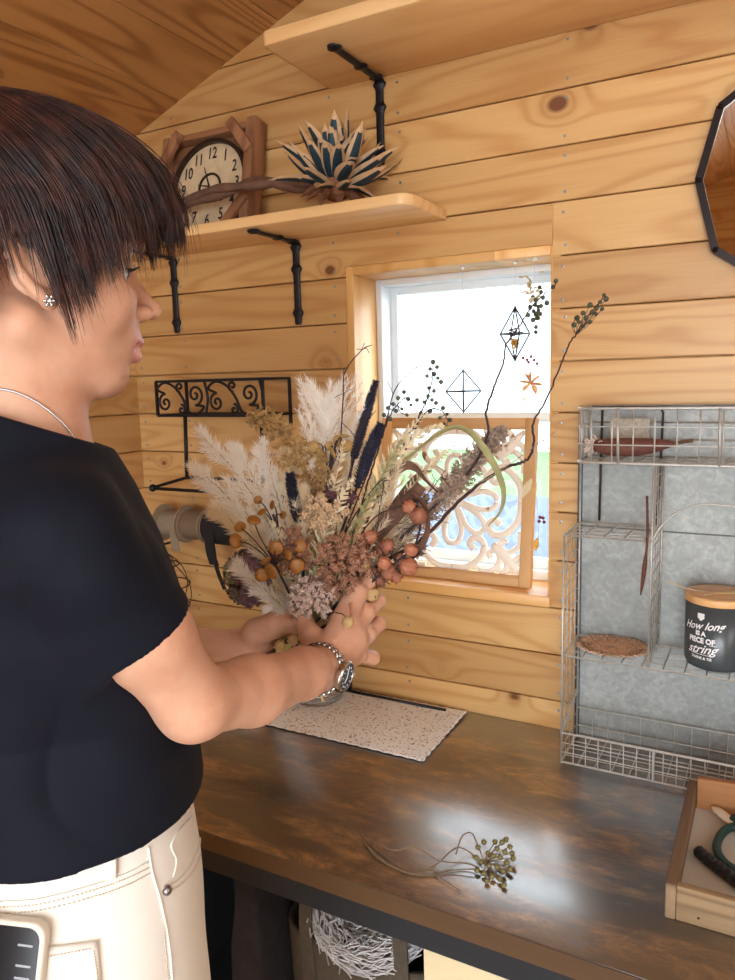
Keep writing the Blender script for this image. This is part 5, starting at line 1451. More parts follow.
# right edge near px 54, top near px 917
prt = hit(50, 925, .006)
po_ = prt - rgt*.036 - upv*.070
ph = thing('smartphone', 'smartphone with black screen in cream case in the back pocket of the white jeans', 'phone', po_-upv*.075)
def rrect(w, h, r, n=6):
    P = []
    for cx, cz, a0 in ((w-r,h-r,0),(-w+r,h-r,PI/2),(-w+r,-h+r,PI),(w-r,-h+r,1.5*PI)):
        for k in range(n+1): a = a0+PI/2*k/n; P.append((cx+r*math.cos(a), cz+r*math.sin(a)))
    return P
def slab(name, w, h, r, y0, y1, mat, par=ph, bev=.001, cz=0):
    mb = MB(); mb.prism([(x, z+cz) for x, z in rrect(w, h, r)], y0, y1, frame=PFm, origin=po_); o = mb.build(name, mat, par, bevel=bev)
    bm = bmesh.new(); bm.from_mesh(o.data); bmesh.ops.recalc_face_normals(bm, faces=bm.faces); bm.to_mesh(o.data); bm.free(); return o
slab('phone_case', .0385, .0775, .012, -.001, .0095, flat('cream_case', S(226,216,200), .5), bev=.002)
scn = slab('screen', .0345, .0735, .010, .0090, .0102, flat('phone_screen_black', S(18,18,22), .12), bev=0)
mb = MB()
for k, (zz, ww) in enumerate(((.060,.02),(.045,.028),(.036,.03),(.027,.028),(.018,.03))):
    mb.add((np.array([(-.03+x, .0104, zz+z) for x, z in ((0,0),(ww,0),(ww,.0018),(0,.0018))]) @ PFm.T)+po_, [(0,1,2,3)])
    mb.add((np.array([(.018+x, .0104, zz+z) for x, z in ((0,0),(.012,0),(.012,.0018),(0,.0018))]) @ PFm.T)+po_, [(0,1,2,3)])
mb.build('screen_text', flat('screen_grey_text', S(150,152,156), .4), scn)

# ---- shoes
m_shoe = flat('white_shoe', S(220,218,214), .6)
for sg in (1,-1):
    s1 = SDF(); s1.cap(T_(-.05,sg*.088,.045), T_(.15,sg*.098,.035), .040, .034, .02); s1.cap(T_(-.03,sg*.088,.05), T_(-.025,sg*.088,.11), .040, .042, .03)
    sdf_object('shoe', s1.mesh(.006, lambda p, d: np.maximum(d, .002-p[:,2])), m_shoe, person)

# ---- necklace lying on the neck and collar
mb = MB()
bb_ = BVHTree.FromPolygons([tuple(v) for v in t_body[0]], [tuple(int(i) for i in f) for f in t_body[1]])
for k, (x, y) in enumerate(spline([(-6,388,0),(14,392,0),(34,401,0),(52,414,0),(66,428,0),(74,441,0)], 70)[:, :2]):
    d = Vector(ray(x, y)).normalized(); loc, nr, i, t = bb_.ray_cast(Vector(CAM), d)
    if loc is None: continue
    if nr.dot(d) > 0: nr = -nr
    mb.ball(np.array(loc+nr*.0012), .0011, 0, 6, 4)
mb.build('necklace', m_silv, person, smooth=True)

# ---- wrist watch
wa = WR_R*.96+EL_R*.04 if False else WR_R+(WR_R-EL_R)/np.linalg.norm(WR_R-EL_R)*(-.004)
wd = (WR_R-EL_R)/np.linalg.norm(WR_R-EL_R)
m_steel = flat('watch_steel', S(196,192,188), .22, 1.0); m_wdial = flat('watch_dial_grey', S(66,76,84), .15); m_wgl = flat('watch_hands', S(220,222,225), .3)
wt = thing('wristwatch', 'steel link wristwatch with dark round dial on the right wrist', 'watch', wa)
nface = c2w([.50,.10,-.86]); nface -= wd*(nface@wd); nface /= np.linalg.norm(nface); nside = np.cross(wd, nface)
R1, R2 = .0285, .0285
links = 26
for k in range(links):
    a = 2*PI*(k+.5)/links + PI/2
    if abs((a-PI/2+PI)%(2*PI)-PI) < .50: continue
    rad = nface*math.cos(a-PI/2)*1.0 + nside*math.sin(a-PI/2)
    c = wa+rad*R1; tg = -nface*math.sin(a-PI/2)+nside*math.cos(a-PI/2)
    Fm = np.eye(4); Fm[:3,0] = tg; Fm[:3,1] = wd; Fm[:3,2] = rad; Fm[:3,3] = c
    mb = MB()
    for y0, y1 in ((-.0088,-.0034),(-.0031,.0031),(.0034,.0088)): mb.box((-.0030,y0,-.0012), (.0030,y1,.0014 if y0 != -.0031 else .0018), 0, Fm)
    mb.build('link', m_steel, wt, bevel=.0004, bseg=1)
cc_ = wa+nface*(R1+.0022)
Fl = np.array([wd, nside, nface]).T
mb = MB(); mb.lathe([(0,-.005),(.0165,-.005),(.0185,-.003),(.0185,.002),(.0168,.0042),(.0155,.0042),(.0155,.0030),(0,.0030)], cc_, 48, 0, Fl); cs_ = mb.build('watch_case', m_steel, wt, smooth=False, bevel=.0003)
mb = MB(); mb.lathe([(0,.0031),(.0154,.0031),(.0154,.0034),(0,.0034)], cc_, 40, 0, Fl); dl_ = mb.build('watch_dial', m_wdial, wt)
mb = MB()
for k in range(12):
    a = k*PI/6; e1 = Fl[:,0]*math.cos(a)+Fl[:,1]*math.sin(a); mb.tube([cc_+e1*.0105+Fl[:,2]*.0038, cc_+e1*.0125+Fl[:,2]*.0038], .0004, 4)
for a, L in ((2.2,.0075),(4.6,.0105)): e1 = Fl[:,0]*math.cos(a)+Fl[:,1]*math.sin(a); mb.tube([cc_+Fl[:,2]*.0041, cc_+e1*L+Fl[:,2]*.0041], .0004, 4)
mb.build('watch_hand', m_wgl, dl_)
mb = MB(); mb.tube([cc_+nside*.0165, cc_+nside*.0195], .002, 10); mb.build('crown', m_steel, cs_, smooth=True)

# ================================================================== HAIR
n = NT('dark_brown_hair')
P0 = n.n('ShaderNodeNewGeometry').outputs['Position']; f1 = n.noise(P0, 55, 3, .6)
n.base(n.mix(n.ramp(f1, [(.40,(0,0,0)),(.68,(1,1,1))]), S(38,22,20), S(84,46,36))); n.set(Roughness=.42, Anisotropic=.0); n.b.inputs['Specular IOR Level'].default_value = .35; m_hair = n.m
HC = np.array([.000, 0, .042]); HR = np.array([.137, .096, .092])
pole = np.array([-.42, .05, .91]); pole /= np.linalg.norm(pole)
e1 = np.array([.91, 0, .42]); e1 -= pole*(pole@e1); e1 /= np.linalg.norm(e1); e2 = np.cross(pole, e1)      # e1 to the face, e2 to the left
def zend(phi):                          # phi: azimuth around vertical, 0 front, + left
    a = abs(((phi+PI) % (2*PI))-PI)
    return np.interp(a, [0,.30,.55,.80,1.00,1.14,1.26,1.38,1.70,2.0,2.4,3.15], [.036,.034,.027,.012,-.008,-.034,-.034,.012,.014,-.046,-.082,-.092])
def strand(phi0, lay, n=16, wob=0, hc=None):
    """walk from the crown pole outwards; below the widest ring fall straight"""
    ts = np.linspace(.05, PI*.74, 60); pts = []
    ce = math.cos(phi0); se = math.sin(phi0)
    for t in ts:
        d = pole*math.cos(t)+(e1*ce+e2*se)*math.sin(t)
        pts.append(HC+HR*lay*d)
    pts = np.array(pts)
    low = pts[:,2] < HC[2]
    if low.any():
        i0 = np.argmax(low); base = pts[max(i0-1,0)].copy(); m = 50
        s_ = np.linspace(0, .17, m)
        out = (base-HC)*np.array([1,1,0]); out /= (np.linalg.norm(out)+1e-9)
        a_ = abs(math.atan2(out[1], out[0]))
        tuck = np.interp(a_, [0,.9,1.6,2.4,3.15], [.16,.30,.25,.50,.62])*lay
        fall = base[None,:]+np.array([0,0,-1])*s_[:,None]-out[None,:]*(tuck*s_**2*5.0)[:,None]*.9
        # side hair is swept towards the cheek
        swp = np.interp(a_, [0,.6,1.1,1.6,2.2,3.15], [.0,.10,.28,.30,-.05,.0])
        fall[:,0] += swp*s_
        pts = np.vstack([pts[:max(i0-1,0)], fall])
    return pts
def cutz(pts, extra):
    ph = np.arctan2(pts[:,1]-HC[1], pts[:,0]-HC[0]); ze = np.array([zend(p) for p in ph])+extra
    ok = pts[:,2] > ze; 
    k = len(pts) if ok.all() else max(np.argmax(~ok), 6)
    return pts[:k]
def resample(P, n):
    d = np.r_[0, np.cumsum(np.linalg.norm(np.diff(P, axis=0), axis=1))]; t = np.linspace(0, d[-1], n)
    return np.stack([np.interp(t, d, P[:,i]) for i in range(3)], 1)
NS = 18; hr = np.random.default_rng(3); allP = []; allR = []
for c in range(430):
    ph0 = hr.random()*2*PI; lay = .90+.11*hr.random(); ex = hr.normal()*.010
    tipj = hr.normal(size=3)*.004
    cs2 = resample(cutz(strand(ph0, lay), ex), NS)
    wv = hr.normal()*.004; wp = hr.random()*6
    for k in range(22):
        dphi = hr.normal()*.055
        P = resample(cutz(strand(ph0+dphi, lay*(1+hr.normal()*.008)), ex+hr.normal()*.006), NS)
        t = np.linspace(0, 1, NS)[:,None]
        P = P*(1-t**2*.62)+cs2*(t**2*.62)+tipj*t**2
        P = P + np.array([0,1,0])*wv*np.sin(t*5+wp)*t
        P = P + hr.normal(size=3)*.0012
        allP.append(P); allR.append(.00062*(.7+.6*hr.random()))
# a few fly-away and feathered pieces over the ear and brow
for c in range(260):
    ph0 = hr.choice([-1.15,-1.35,-1.05,-.15,-.5,.3,-1.9])+hr.normal()*.2
    P = resample(cutz(strand(ph0, .985+.03*hr.random()), -.010+hr.normal()*.010), NS); t = np.linspace(0,1,NS)[:,None]
    P = P + hr.normal(size=3)*.010*t**3 + np.array([0,0,.003])*np.sin(t*3)
    allP.append(P); allR.append(.00045)
A = np.array(allP); Rr = np.array(allR)
W_ = A.reshape(-1,3)@HF.T+HO; A = W_.reshape(len(allP), NS, 3)
tn = np.gradient(A, axis=1); tn /= np.linalg.norm(tn, axis=2, keepdims=True)+1e-9
ref = HF[:,2]*.3+HF[:,1]; U = np.cross(tn, ref); U /= np.linalg.norm(U, axis=2, keepdims=True)+1e-9; W2 = np.cross(tn, U)
taper = np.interp(np.linspace(0,1,NS), [0,.7,1], [1,1,.15])
ang = np.array([0, 2*PI/3, 4*PI/3])
Vh = A[:,:,None,:]+(Rr[:,None]*taper[None,:])[:,:,None,None]*(np.cos(ang)[None,None,:,None]*U[:,:,None,:]+np.sin(ang)[None,None,:,None]*W2[:,:,None,:])
nS = len(A); Vh = Vh.reshape(-1,3)
base = np.arange(nS)[:,None,None]*NS*3+np.arange(NS-1)[None,:,None]*3+np.arange(3)[None,None,:]; kk2 = (np.arange(3)+1)%3
b2 = np.arange(nS)[:,None,None]*NS*3+np.arange(NS-1)[None,:,None]*3+kk2[None,None,:]
Qh = np.stack([base, b2, b2+3, base+3], -1).reshape(-1,4)
me = bpy.data.meshes.new('hair'); org = np.array(WL(person)); me.vertices.add(len(Vh)); me.vertices.foreach_set('co', (Vh-org).astype(np.float32).ravel())
me.loops.add(Qh.size); me.polygons.add(len(Qh)); me.loops.foreach_set('vertex_index', Qh.astype(np.int32).ravel())
me.polygons.foreach_set('loop_start', np.arange(0, Qh.size, 4, dtype=np.int32)); me.polygons.foreach_set('loop_total', np.full(len(Qh), 4, np.int32))
me.polygons.foreach_set('use_smooth', [True]*len(Qh)); me.materials.append(m_hair); me.update(calc_edges=True)
ho = bpy.data.objects.new('hair', me); COL.objects.link(ho); ho.parent = person
# under-layer so no scalp shows
cap = SDF(); cap.ell(H(*(HC+[-.002,0,0])), HR*.905, HF, .01); cap.cap(H(-.060,0,.02), H(-.052,0,-.055), .062, .050, .03)
def capcut(p, d):
    L = (p-HO)@HF; ph = np.arctan2(L[:,1]-HC[1], L[:,0]-HC[0]); a = np.abs(ph)
    ze = np.interp(a, [0,.30,.55,.80,1.02,1.25,1.40,1.70,2.0,2.4,3.15], [.050,.050,.050,.046,.034,.026,.034,.034,-.030,-.065,-.072])
    return np.maximum(d, ze-L[:,2])
sdf_object('hair_underlayer', cap.mesh(.003, capcut), m_hair, person)
# ================================================================== BOUQUET: every stem is its own thing
BG = 'dried stems held in the bouquet'
GRIP = dp(309, 634, .972)
br = np.random.default_rng(11)
def B(P): return np.array([dp(*p) for p in P])
def unit(v): v = np.asarray(v, float); return v/(np.linalg.norm(v)+1e-12)
def stem_path(P, n=60, k=None, tail=True):
    """pixel/depth control points from tip to base, ended in the grip and a short cut end below it"""
    W = list(B(P)); off = br.normal(size=3)*.008
    if tail:
        W.append(GRIP+off); d = unit(GRIP+off-W[-2]); W.append(GRIP+off*1.4+d*(.05+.02*br.random())*np.array([1,1,1]))
    return spline(W[::-1], n)            # base -> tip
class Quads:
    """many thin tapered blades, built in one go"""
    def __init__(s): s.V = []; s.F = []
    def blades(s, p0, d, L, w, bend=None, seg=3, prof=None):
        """p0,d (N,3); L,w (N,); bend (N,3) offset reached at the tip"""
        p0 = np.asarray(p0); N = len(p0); d = d/(np.linalg.norm(d, axis=1, keepdims=True)+1e-9)
        L = np.broadcast_to(L, (N,)); w = np.broadcast_to(w, (N,))
        side = np.cross(d, br.normal(size=(N,3))); side /= np.linalg.norm(side, axis=1, keepdims=True)+1e-9
        t = np.linspace(0,1,seg+1); prof = np.interp(t, [0,.35,1], [.7,1,.08]) if prof is None else prof
        bend = np.zeros((N,3)) if bend is None else bend
        c = p0[:,None,:]+d[:,None,:]*L[:,None,None]*t[None,:,None]+bend[:,None,:]*(t**2)[None,:,None]
        hw = (w[:,None]*prof[None,:])[:,:,None]*side[:,None,:]
        V = np.stack([c-hw, c+hw], 2).reshape(-1,3); b = sum(len(v) for v in s.V); s.V.append(V)
        i = np.arange(N)[:,None]*(seg+1)*2+np.arange(seg)[None,:]*2; i = i.ravel()+b
        s.F.append(np.stack([i,i+1,i+3,i+2],1))
    def build(s, name, mat, parent):
        V = np.concatenate(s.V); F = np.concatenate(s.F); me = bpy.data.meshes.new(name)
        me.vertices.add(len(V)); me.vertices.foreach_set('co', (V-np.array(WL(parent))).astype(np.float32).ravel())
        me.loops.add(F.size); me.polygons.add(len(F)); me.loops.foreach_set('vertex_index', F.astype(np.int32).ravel())
        me.polygons.foreach_set('loop_start', np.arange(0,F.size,4,dtype=np.int32)); me.polygons.foreach_set('loop_total', np.full(len(F),4,np.int32))
        me.polygons.foreach_set('use_smooth', [True]*len(F)); me.materials.append(mat); me.update(calc_edges=True)
        o = bpy.data.objects.new(name, me); COL.objects.link(o); o.parent = parent; return o
def bthing(nm, lab, cat, P):
    p = dp(*P); return thing(nm, lab, cat, p, BG)
def put_stem(t, path, r0=.0022, r1=.0010, mat=None, upto=1.0, nm='stem'):
    k = max(3, int(len(path)*upto)); mb = MB(); mb.tube(path[:k], np.linspace(r0, r1, k), 6); return mb.build(nm, mat or m_straw, t, smooth=True)
m_straw = flat('straw_stem', S(176,156,112), .8, noise=.2, nscale=120)
m_pamp = flat('pampas_cream_white', S(255,252,246), .9, trans=.5)
m_pamp2 = flat('pampas_warm_cream', S(252,240,214), .9, trans=.5)
m_gold = flat('golden_brown_goldenrod', S(186,150,98), .9, noise=.25, nscale=150, trans=.2)
m_navy = flat('dark_blue_foxtail', S(44,42,60), .85, noise=.3, nscale=150)
m_fern = flat('bleached_fern', S(240,228,196), .85, noise=.08, nscale=90, trans=.45)
m_rust = flat('rust_yarrow', S(156,112,88), .9, noise=.4, nscale=75)
m_millet = flat('grey_brown_millet', S(166,144,126), .9, noise=.3, nscale=200)
m_green = flat('olive_grass_leaf', S(166,162,112), .7, noise=.2, nscale=40, trans=.3)
m_bark = flat('dark_brown_bark', S(98,68,52), .85, noise=.3, nscale=60, bump=.4)
m_dtw = flat('dark_twig', S(58,42,44), .8, noise=.2, nscale=100)
m_bead = flat('dark_green_seed', S(70,74,56), .7, noise=.3, nscale=200)

def plume(lab, P, rad, dens=1.35, mat=None, upto_bare=.35, clumps=26, nm='pampas_plume', fluff=1.0, droop=.25):
    path = stem_path(P, 80); t = bthing(nm, lab, 'dried plume', P[0]); put_stem(t, path)
    q = Quads(); n = len(path); tan = np.gradient(path, axis=0); tan /= np.linalg.norm(tan, axis=1, keepdims=True)
    i0 = int(n*upto_bare); L_tot = np.linalg.norm(np.diff(path[i0:], axis=0), axis=1).sum()
    for c in range(clumps):
        u = c/(clumps-1)*.97; idx = min(n-2, int(i0+(n-1-i0)*u)); p = path[idx]; T = tan[idx]
        side = unit(np.cross(T, br.normal(size=3))); sl = 1.18*rad*np.interp(u, [0,.3,.7,1], [.75,1,.75,.25])*(1.1+.5*br.random())*1.25
        d = unit(T*1.15+side*.75); m = 8; bp = p+d*sl*np.linspace(0,1,m)[:,None]+(T*.3+np.array([0,0,-droop]))*sl*(np.linspace(0,1,m)**2)[:,None]*.5
        nb = int(70*dens*fluff); k = br.random(nb)**.8; ii = np.clip((k*(m-1)).astype(int), 0, m-2); fr = (k*(m-1)-ii)[:,None]
        p0 = bp[ii]*(1-fr)+bp[ii+1]*fr; rd = br.normal(size=(nb,3)); rd /= np.linalg.norm(rd, axis=1, keepdims=True)
        dd = d[None,:]*1.25+rd*.8
        q.blades(p0, dd, (.009+.009*br.random(nb))*np.interp(k,[0,1],[1,.65]), .00042, bend=np.tile(T*.003, (nb,1))+rd*.002)
    nb = int(500*dens); k = br.random(nb); ii = (i0+(n-2-i0)*k).astype(int); rd = br.normal(size=(nb,3)); rd /= np.linalg.norm(rd, axis=1, keepdims=True)
    q.blades(path[ii], tan[ii]*1.3+rd, .012+.010*br.random(nb), .00045, bend=tan[ii]*.004)
    q.build('plume', mat or m_pamp, t); return t
plume('white pampas plume reaching furthest up at the bouquet left edge', [(200,434,.99),(236,472,.985),(268,522,.975),(292,585,.972)], .018)
plume('lower white pampas plume pointing left, its tip lowest of the long ones', [(194,467,.965),(228,497,.965),(262,542,.965),(294,598,.97)], .018)
plume('white pampas plume with rounded tip beside the uppermost left plume', [(236,446,1.01),(258,488,1.0),(283,548,.99),(300,605,.975)], .020)
plume('cream pampas plume third from the left in the bouquet', [(262,444,.98),(276,492,.98),(294,555,.975),(303,605,.972)], .022, mat=m_pamp)
plume('cream pampas plume rising behind the golden brown spray', [(288,450,1.0),(296,500,.99),(304,570,.98)], .022, mat=m_pamp2)
plume('short cream pampas plume low on the left of the bouquet', [(216,508,.955),(246,535,.955),(282,578,.96)], .016, mat=m_pamp2)
plume('big fluffy white pampas plume standing at bouquet top centre', [(326,402,1.01),(327,440,1.0),(322,505,.99),(314,590,.975)], .044, dens=1.8, clumps=46, upto_bare=.5, droop=.05)
plume('pale cream plume behind the dark blue spikes', [(352,420,1.03),(346,470,1.02),(332,550,1.0)], .020, mat=m_pamp2, clumps=22)
plume('wide yellow-cream plume right of the rust flower head', [(398,462,.985),(378,515,.98),(345,590,.975)], .026, mat=m_pamp2, dens=1.3)
plume('low yellow-cream plume behind the orange lantern pods', [(404,512,1.0),(385,545,.99),(345,605,.98)], .022, mat=m_pamp2)
plume('soft cream plume in the middle just above rust flower head', [(300,492,.93),(303,530,.935),(306,590,.95)], .020, mat=m_pamp2)
plume('small white feathery plume below the purple hydrangea edge', [(238,568,.915),(256,583,.925),(286,610,.95)], .009, clumps=16, nm='small_plume')

def spray(lab, P, length, mat, nbr=34, start=.45, droop=.6, nm='goldenrod_spray', bl=.0032, cat='dried spray', sides=None, w=.0011, up=.8):
    path = stem_path(P, 80); t = bthing(nm, lab, cat, P[0]); put_stem(t, path, mat=mat)
    q = Quads(); tan = np.gradient(path, axis=0); tan /= np.linalg.norm(tan, axis=1, keepdims=True); n = len(path); i0 = int(n*start)
    for c in range(nbr):
        u = c/(nbr-1); idx = min(n-2, int(i0+(n-1-i0)*u)); T = tan[idx]; sd = unit(np.cross(T, ray(300,500)))*(1 if c%2 else -1)
        if sides is None: sd = unit(sd+br.normal(size=3)*.6)
        sl = length*np.interp(u, [0,.2,.8,1],[.8,1,.6,.2]); d = unit(T*up+sd); m = 10; s_ = np.linspace(0,1,m)[:,None]
        bp = path[idx]+d*sl*s_+np.array([0,0,-droop])*sl*s_**2*.6
        q.blades(bp[:-1], np.diff(bp, axis=0), np.linalg.norm(np.diff(bp, axis=0), axis=1), .0006, seg=1)
        nb = 30; k = br.random(nb); ii = np.clip((k*(m-1)).astype(int),0,m-2); rd = br.normal(size=(nb,3)); rd /= np.linalg.norm(rd,axis=1,keepdims=True)
        q.blades(bp[ii], rd+d*.5, bl*(.6+.8*br.random(nb)), w, seg=2)
    q.build('flower_spray', mat, t); return t
spray('golden brown arching spray at the upper left of bouquet', [(250,417,.96),(268,418,.96),(290,440,.96),(308,480,.96),(316,540,.965)], .030, m_gold, nbr=90, start=.38, bl=.0048, w=.0017)
spray('dull gold spray filling the middle of the bouquet', [(322,455,.95),(322,495,.95),(316,560,.955)], .026, m_gold, nbr=60, start=.35, bl=.0045, w=.0016)
spray('grey-brown millet head at far right, its tip topmost by the window', [(503,430,1.06),(478,456,1.05),(440,500,1.03),(385,560,1.0)], .030, m_millet, nbr=110, start=.62, droop=.1, nm='millet_head', bl=.0055, w=.0016, up=1.2)
spray('long grey-brown millet head lying along the dark twig', [(462,478,1.02),(438,500,1.01),(408,528,1.0),(365,575,.985)], .030, m_millet, nbr=120, start=.48, droop=.05, nm='millet_head', bl=.0055, w=.0016, up=1.2)
spray('short beige millet head right of the brown bark leaves', [(425,545,.985),(405,562,.98),(370,592,.975)], .014, m_millet, nbr=34, start=.55, droop=.05, nm='millet_head', bl=.004, w=.0014)

def spike(lab, P, rad, mat, start=.55, nm='foxtail_spike', L=.006):
    path = stem_path(P, 80); t = bthing(nm, lab, 'dried flower', P[0]); put_stem(t, path, mat=mat)
    n = len(path); i0 = int(n*start); seg = path[i0:]; mb = MB(); u = np.linspace(0,1,len(seg)); mb.tube(seg, rad*.55*np.interp(u,[0,.1,.7,1],[.4,1,.85,.2]), 8)
    tan = np.gradient(path, axis=0); tan /= np.linalg.norm(tan, axis=1, keepdims=True)
    q = Quads(); nb = 2600; k = br.random(nb); ii = (i0+(n-1-i0)*k).astype(int); ii = np.clip(ii,0,n-1); rd = np.cross(tan[ii], br.normal(size=(nb,3))); rd /= np.linalg.norm(rd,axis=1,keepdims=True)
    q.blades(path[ii]+rd*rad*.4*np.interp(k,[0,.1,.7,1],[.4,1,.85,.2])[:,None], rd+tan[ii]*.8, L*.6+L*.6*br.random(nb), .0009, seg=2)
    mb.build('spike_core', mat, t, smooth=True); q.build('spike_bristles', mat, t); return t
spike('tall dark blue foxtail spike, topmost dark one in the bouquet', [(376,381,.99),(367,412,.985),(356,450,.98),(344,500,.975)], .0095, m_navy, start=.55, L=.005)
spike('thick dark blue foxtail spike just below and right of the tallest', [(381,424,.965),(370,450,.965),(356,490,.965)], .012, m_navy, start=.50)
spike('short black spike in the left half of bouquet', [(290,474,.915),(293,495,.918),(299,526,.925),(303,570,.94)], .008, m_navy, start=.62, L=.006)

def fern(lab, P, length, mat, n_l=30, start=.4, nm='fern_frond', w=.0016, up=1.0, cat='dried leaf', curl=.2):
    path = stem_path(P, 80); t = bthing(nm, lab, cat, P[0]); put_stem(t, path, .0016, .0006, mat=mat)
    tan = np.gradient(path, axis=0); tan /= np.linalg.norm(tan, axis=1, keepdims=True); n = len(path); i0 = int(n*start); q = Quads()
    for c in range(n_l):
        u = c/(n_l-1); idx = min(n-2, int(i0+(n-1-i0)*u)); T = tan[idx]; sd0 = unit(np.cross(T, ray(300,500)))
        for sg in (1,-1):
            sl = length*np.interp(u,[0,.25,1],[.7,1,.2])*(.8+.4*br.random()); d = unit(T*up+sd0*sg+br.normal(size=3)*.15)
            q.blades(path[idx][None], d[None], [sl], [w], bend=(T*sl*curl+np.array([0,0,-.15*sl]))[None], seg=5, prof=np.array([.4,1,1,.9,.6,.05]))
    q.build('leaflets', mat, t); return t
fern('bleached fern frond in the centre of the bouquet', [(344,440,.93),(336,478,.925),(324,520,.93),(314,580,.95)], .022, m_fern)
fern('bleached fern frond left of centre, pointing at the amber discs', [(352,478,.905),(338,505,.905),(322,540,.92),(312,590,.945)], .020, m_fern)
fern('cream feathery frond arching towards the window', [(443,424,.99),(415,438,.985),(385,475,.98),(352,545,.975)], .024, m_fern, n_l=40, start=.35)
fern('cream feathery frond with green flecks right of the dark spikes', [(424,414,1.0),(398,445,.995),(372,495,.985)], .022, m_fern, n_l=36, start=.35)
fern('pale frond half hidden behind the tall dark spike', [(366,440,1.01),(356,480,1.0),(338,550,.985)], .018, m_fern)
fern('thin cream frond lowest on the right behind the lantern pods', [(455,445,1.01),(428,468,1.0),(388,520,.99)], .016, m_fern, n_l=30, start=.4)
fern('small olive leaf sprig in the middle right of bouquet', [(402,440,.975),(385,470,.97),(358,525,.965)], .016, m_green, n_l=14, w=.0022, start=.5)
fern('cream leafy frond just left of the rust flower head', [(272,520,.915),(285,548,.92),(300,590,.94)], .014, m_fern, n_l=20)

# ---- rust yarrow heads
def yarrow(lab, c, rx, ry, n, mat=m_rust, nm='yarrow_head', sz=.0021, flatn=.55):
    t = bthing(nm, lab, 'dried flower', c); C0 = dp(*c); path = spline([GRIP+br.normal(size=3)*.01, (C0*.6+GRIP*.4)+br.normal(size=3)*.004, C0], 20); put_stem(t, path, .0026, .002)
    mb = MB(); to_cam = unit(-ray(c[0], c[1])); A = unit(np.cross(to_cam, (0,0,1))); Bv = np.cross(A, to_cam)
    nc = max(10, n//5)
    for k in range(nc):
        r = math.sqrt((k+.5)/nc); a = k*2.39996+br.normal()*.25; x, y = r*math.cos(a)+br.normal()*.05, r*math.sin(a)+br.normal()*.05
        top = C0+A*x*rx+Bv*y*ry+to_cam*(math.sqrt(max(0,1-min(1,r*r)))*rx*flatn+br.normal()*.0035)
        mb.tube(spline([path[-3], (path[-3]+top)/2-to_cam*.004, top-to_cam*.003], 5), .0007, 4)
        cr = (rx*ry/nc)**.5*.85
        for j in range(38):
            u_, v_ = br.normal()*.55, br.normal()*.55
            mb.ball(top+A*u_*cr+Bv*v_*cr+to_cam*(.0022-.0022*(u_*u_+v_*v_)+br.normal()*.0009), sz*.62*(.6+.7*br.random()), 0, 5, 4)
    mb.build('flower_cluster', mat, t, smooth=True); return t
yarrow('large rust brown yarrow head at the front of the bouquet', (343,562,.915), .034, .036, 300)
yarrow('smaller rust yarrow head left of the large one', (292,552,.925), .026, .028, 180)
yarrow('pinkish rust yarrow cluster beneath the large head', (325,588,.93), .022, .014, 90)
yarrow('beige seed cluster above the rust heads', (322,512,.915), .026, .020, 90, flat('beige_seed', S(196,166,130), .9, noise=.2, nscale=120), nm='seed_cluster', sz=.0026)
yarrow('dark plum flower cluster beneath the gold sprays', (338,500,.93), .022, .018, 60, flat('plum_flower', S(86,52,56), .9, noise=.2, nscale=120), nm='plum_cluster', sz=.0026)
yarrow('pinkish white fine filler blossom low at the grip front', (312,598,.925), .030, .026, 320, flat('pink_white_filler', S(214,190,176), .9, noise=.15, nscale=150), nm='filler_blossom', sz=.0015)

# ---- hydrangea
m_hy = flat('hydrangea_purple', S(142,112,122), .8, noise=.3, nscale=90, trans=.25); m_hy2 = flat('hydrangea_green', S(150,154,110), .8, noise=.2, nscale=90, trans=.25)
hy = bthing('hydrangea_head', 'muted purple and green hydrangea head hanging at bouquet lower left', 'dried flower', (252,577,.985)); C0 = dp(252,577,.985)
put_stem(hy, spline([GRIP, GRIP*.5+C0*.5+np.array([0,0,-.01]), C0], 16), .003, .002)
pm = MB(); pm2 = MB()
for k in range(170):
    d = unit(br.normal(size=3)); c = C0+d*np.array([.034,.034,.036]); X_ = unit(np.cross(d, br.normal(size=3))); Y_ = np.cross(d, X_)
    for j in range(4):
        a = j*PI/2+k; e = X_*math.cos(a)+Y_*math.sin(a); f_ = -X_*math.sin(a)+Y_*math.cos(a); tgt = pm2 if (d@unit(c2w([-1,.2,-.2])) > .55 and k%2) else pm
        V = [c, c+e*.005-f_*.0036+d*.001, c+e*.009+d*.0025*(1+br.random()), c+e*.005+f_*.0036+d*.001]; tgt.add(V, [(0,1,2,3)])
pm.build('petals', m_hy, hy); pm2.build('green_petals', m_hy2, hy)
mb = MB(); mb.ball(C0, .028, 0, 12, 9); mb.build('inner_florets', flat('hydrangea_dark', S(88,70,72), .9), hy, smooth=True)
ye = bthing('curled_flower', 'yellow-cream curled dried flower beneath the hydrangea', 'dried flower', (273,597,.95)); C0 = dp(273,597,.955); mb = MB()
for k in range(12):
    a = br.random()*6.3; d = unit(br.normal(size=3)); petal(mb, C0+br.normal(size=3)*.004, d, .014, .0045, .6, 0, 0)
mb.build('petals', flat('yellow_cream_petal', S(224,200,140), .8, trans=.3), ye, smooth=True); put_stem(ye, spline([GRIP, C0], 6), .002, .0015)

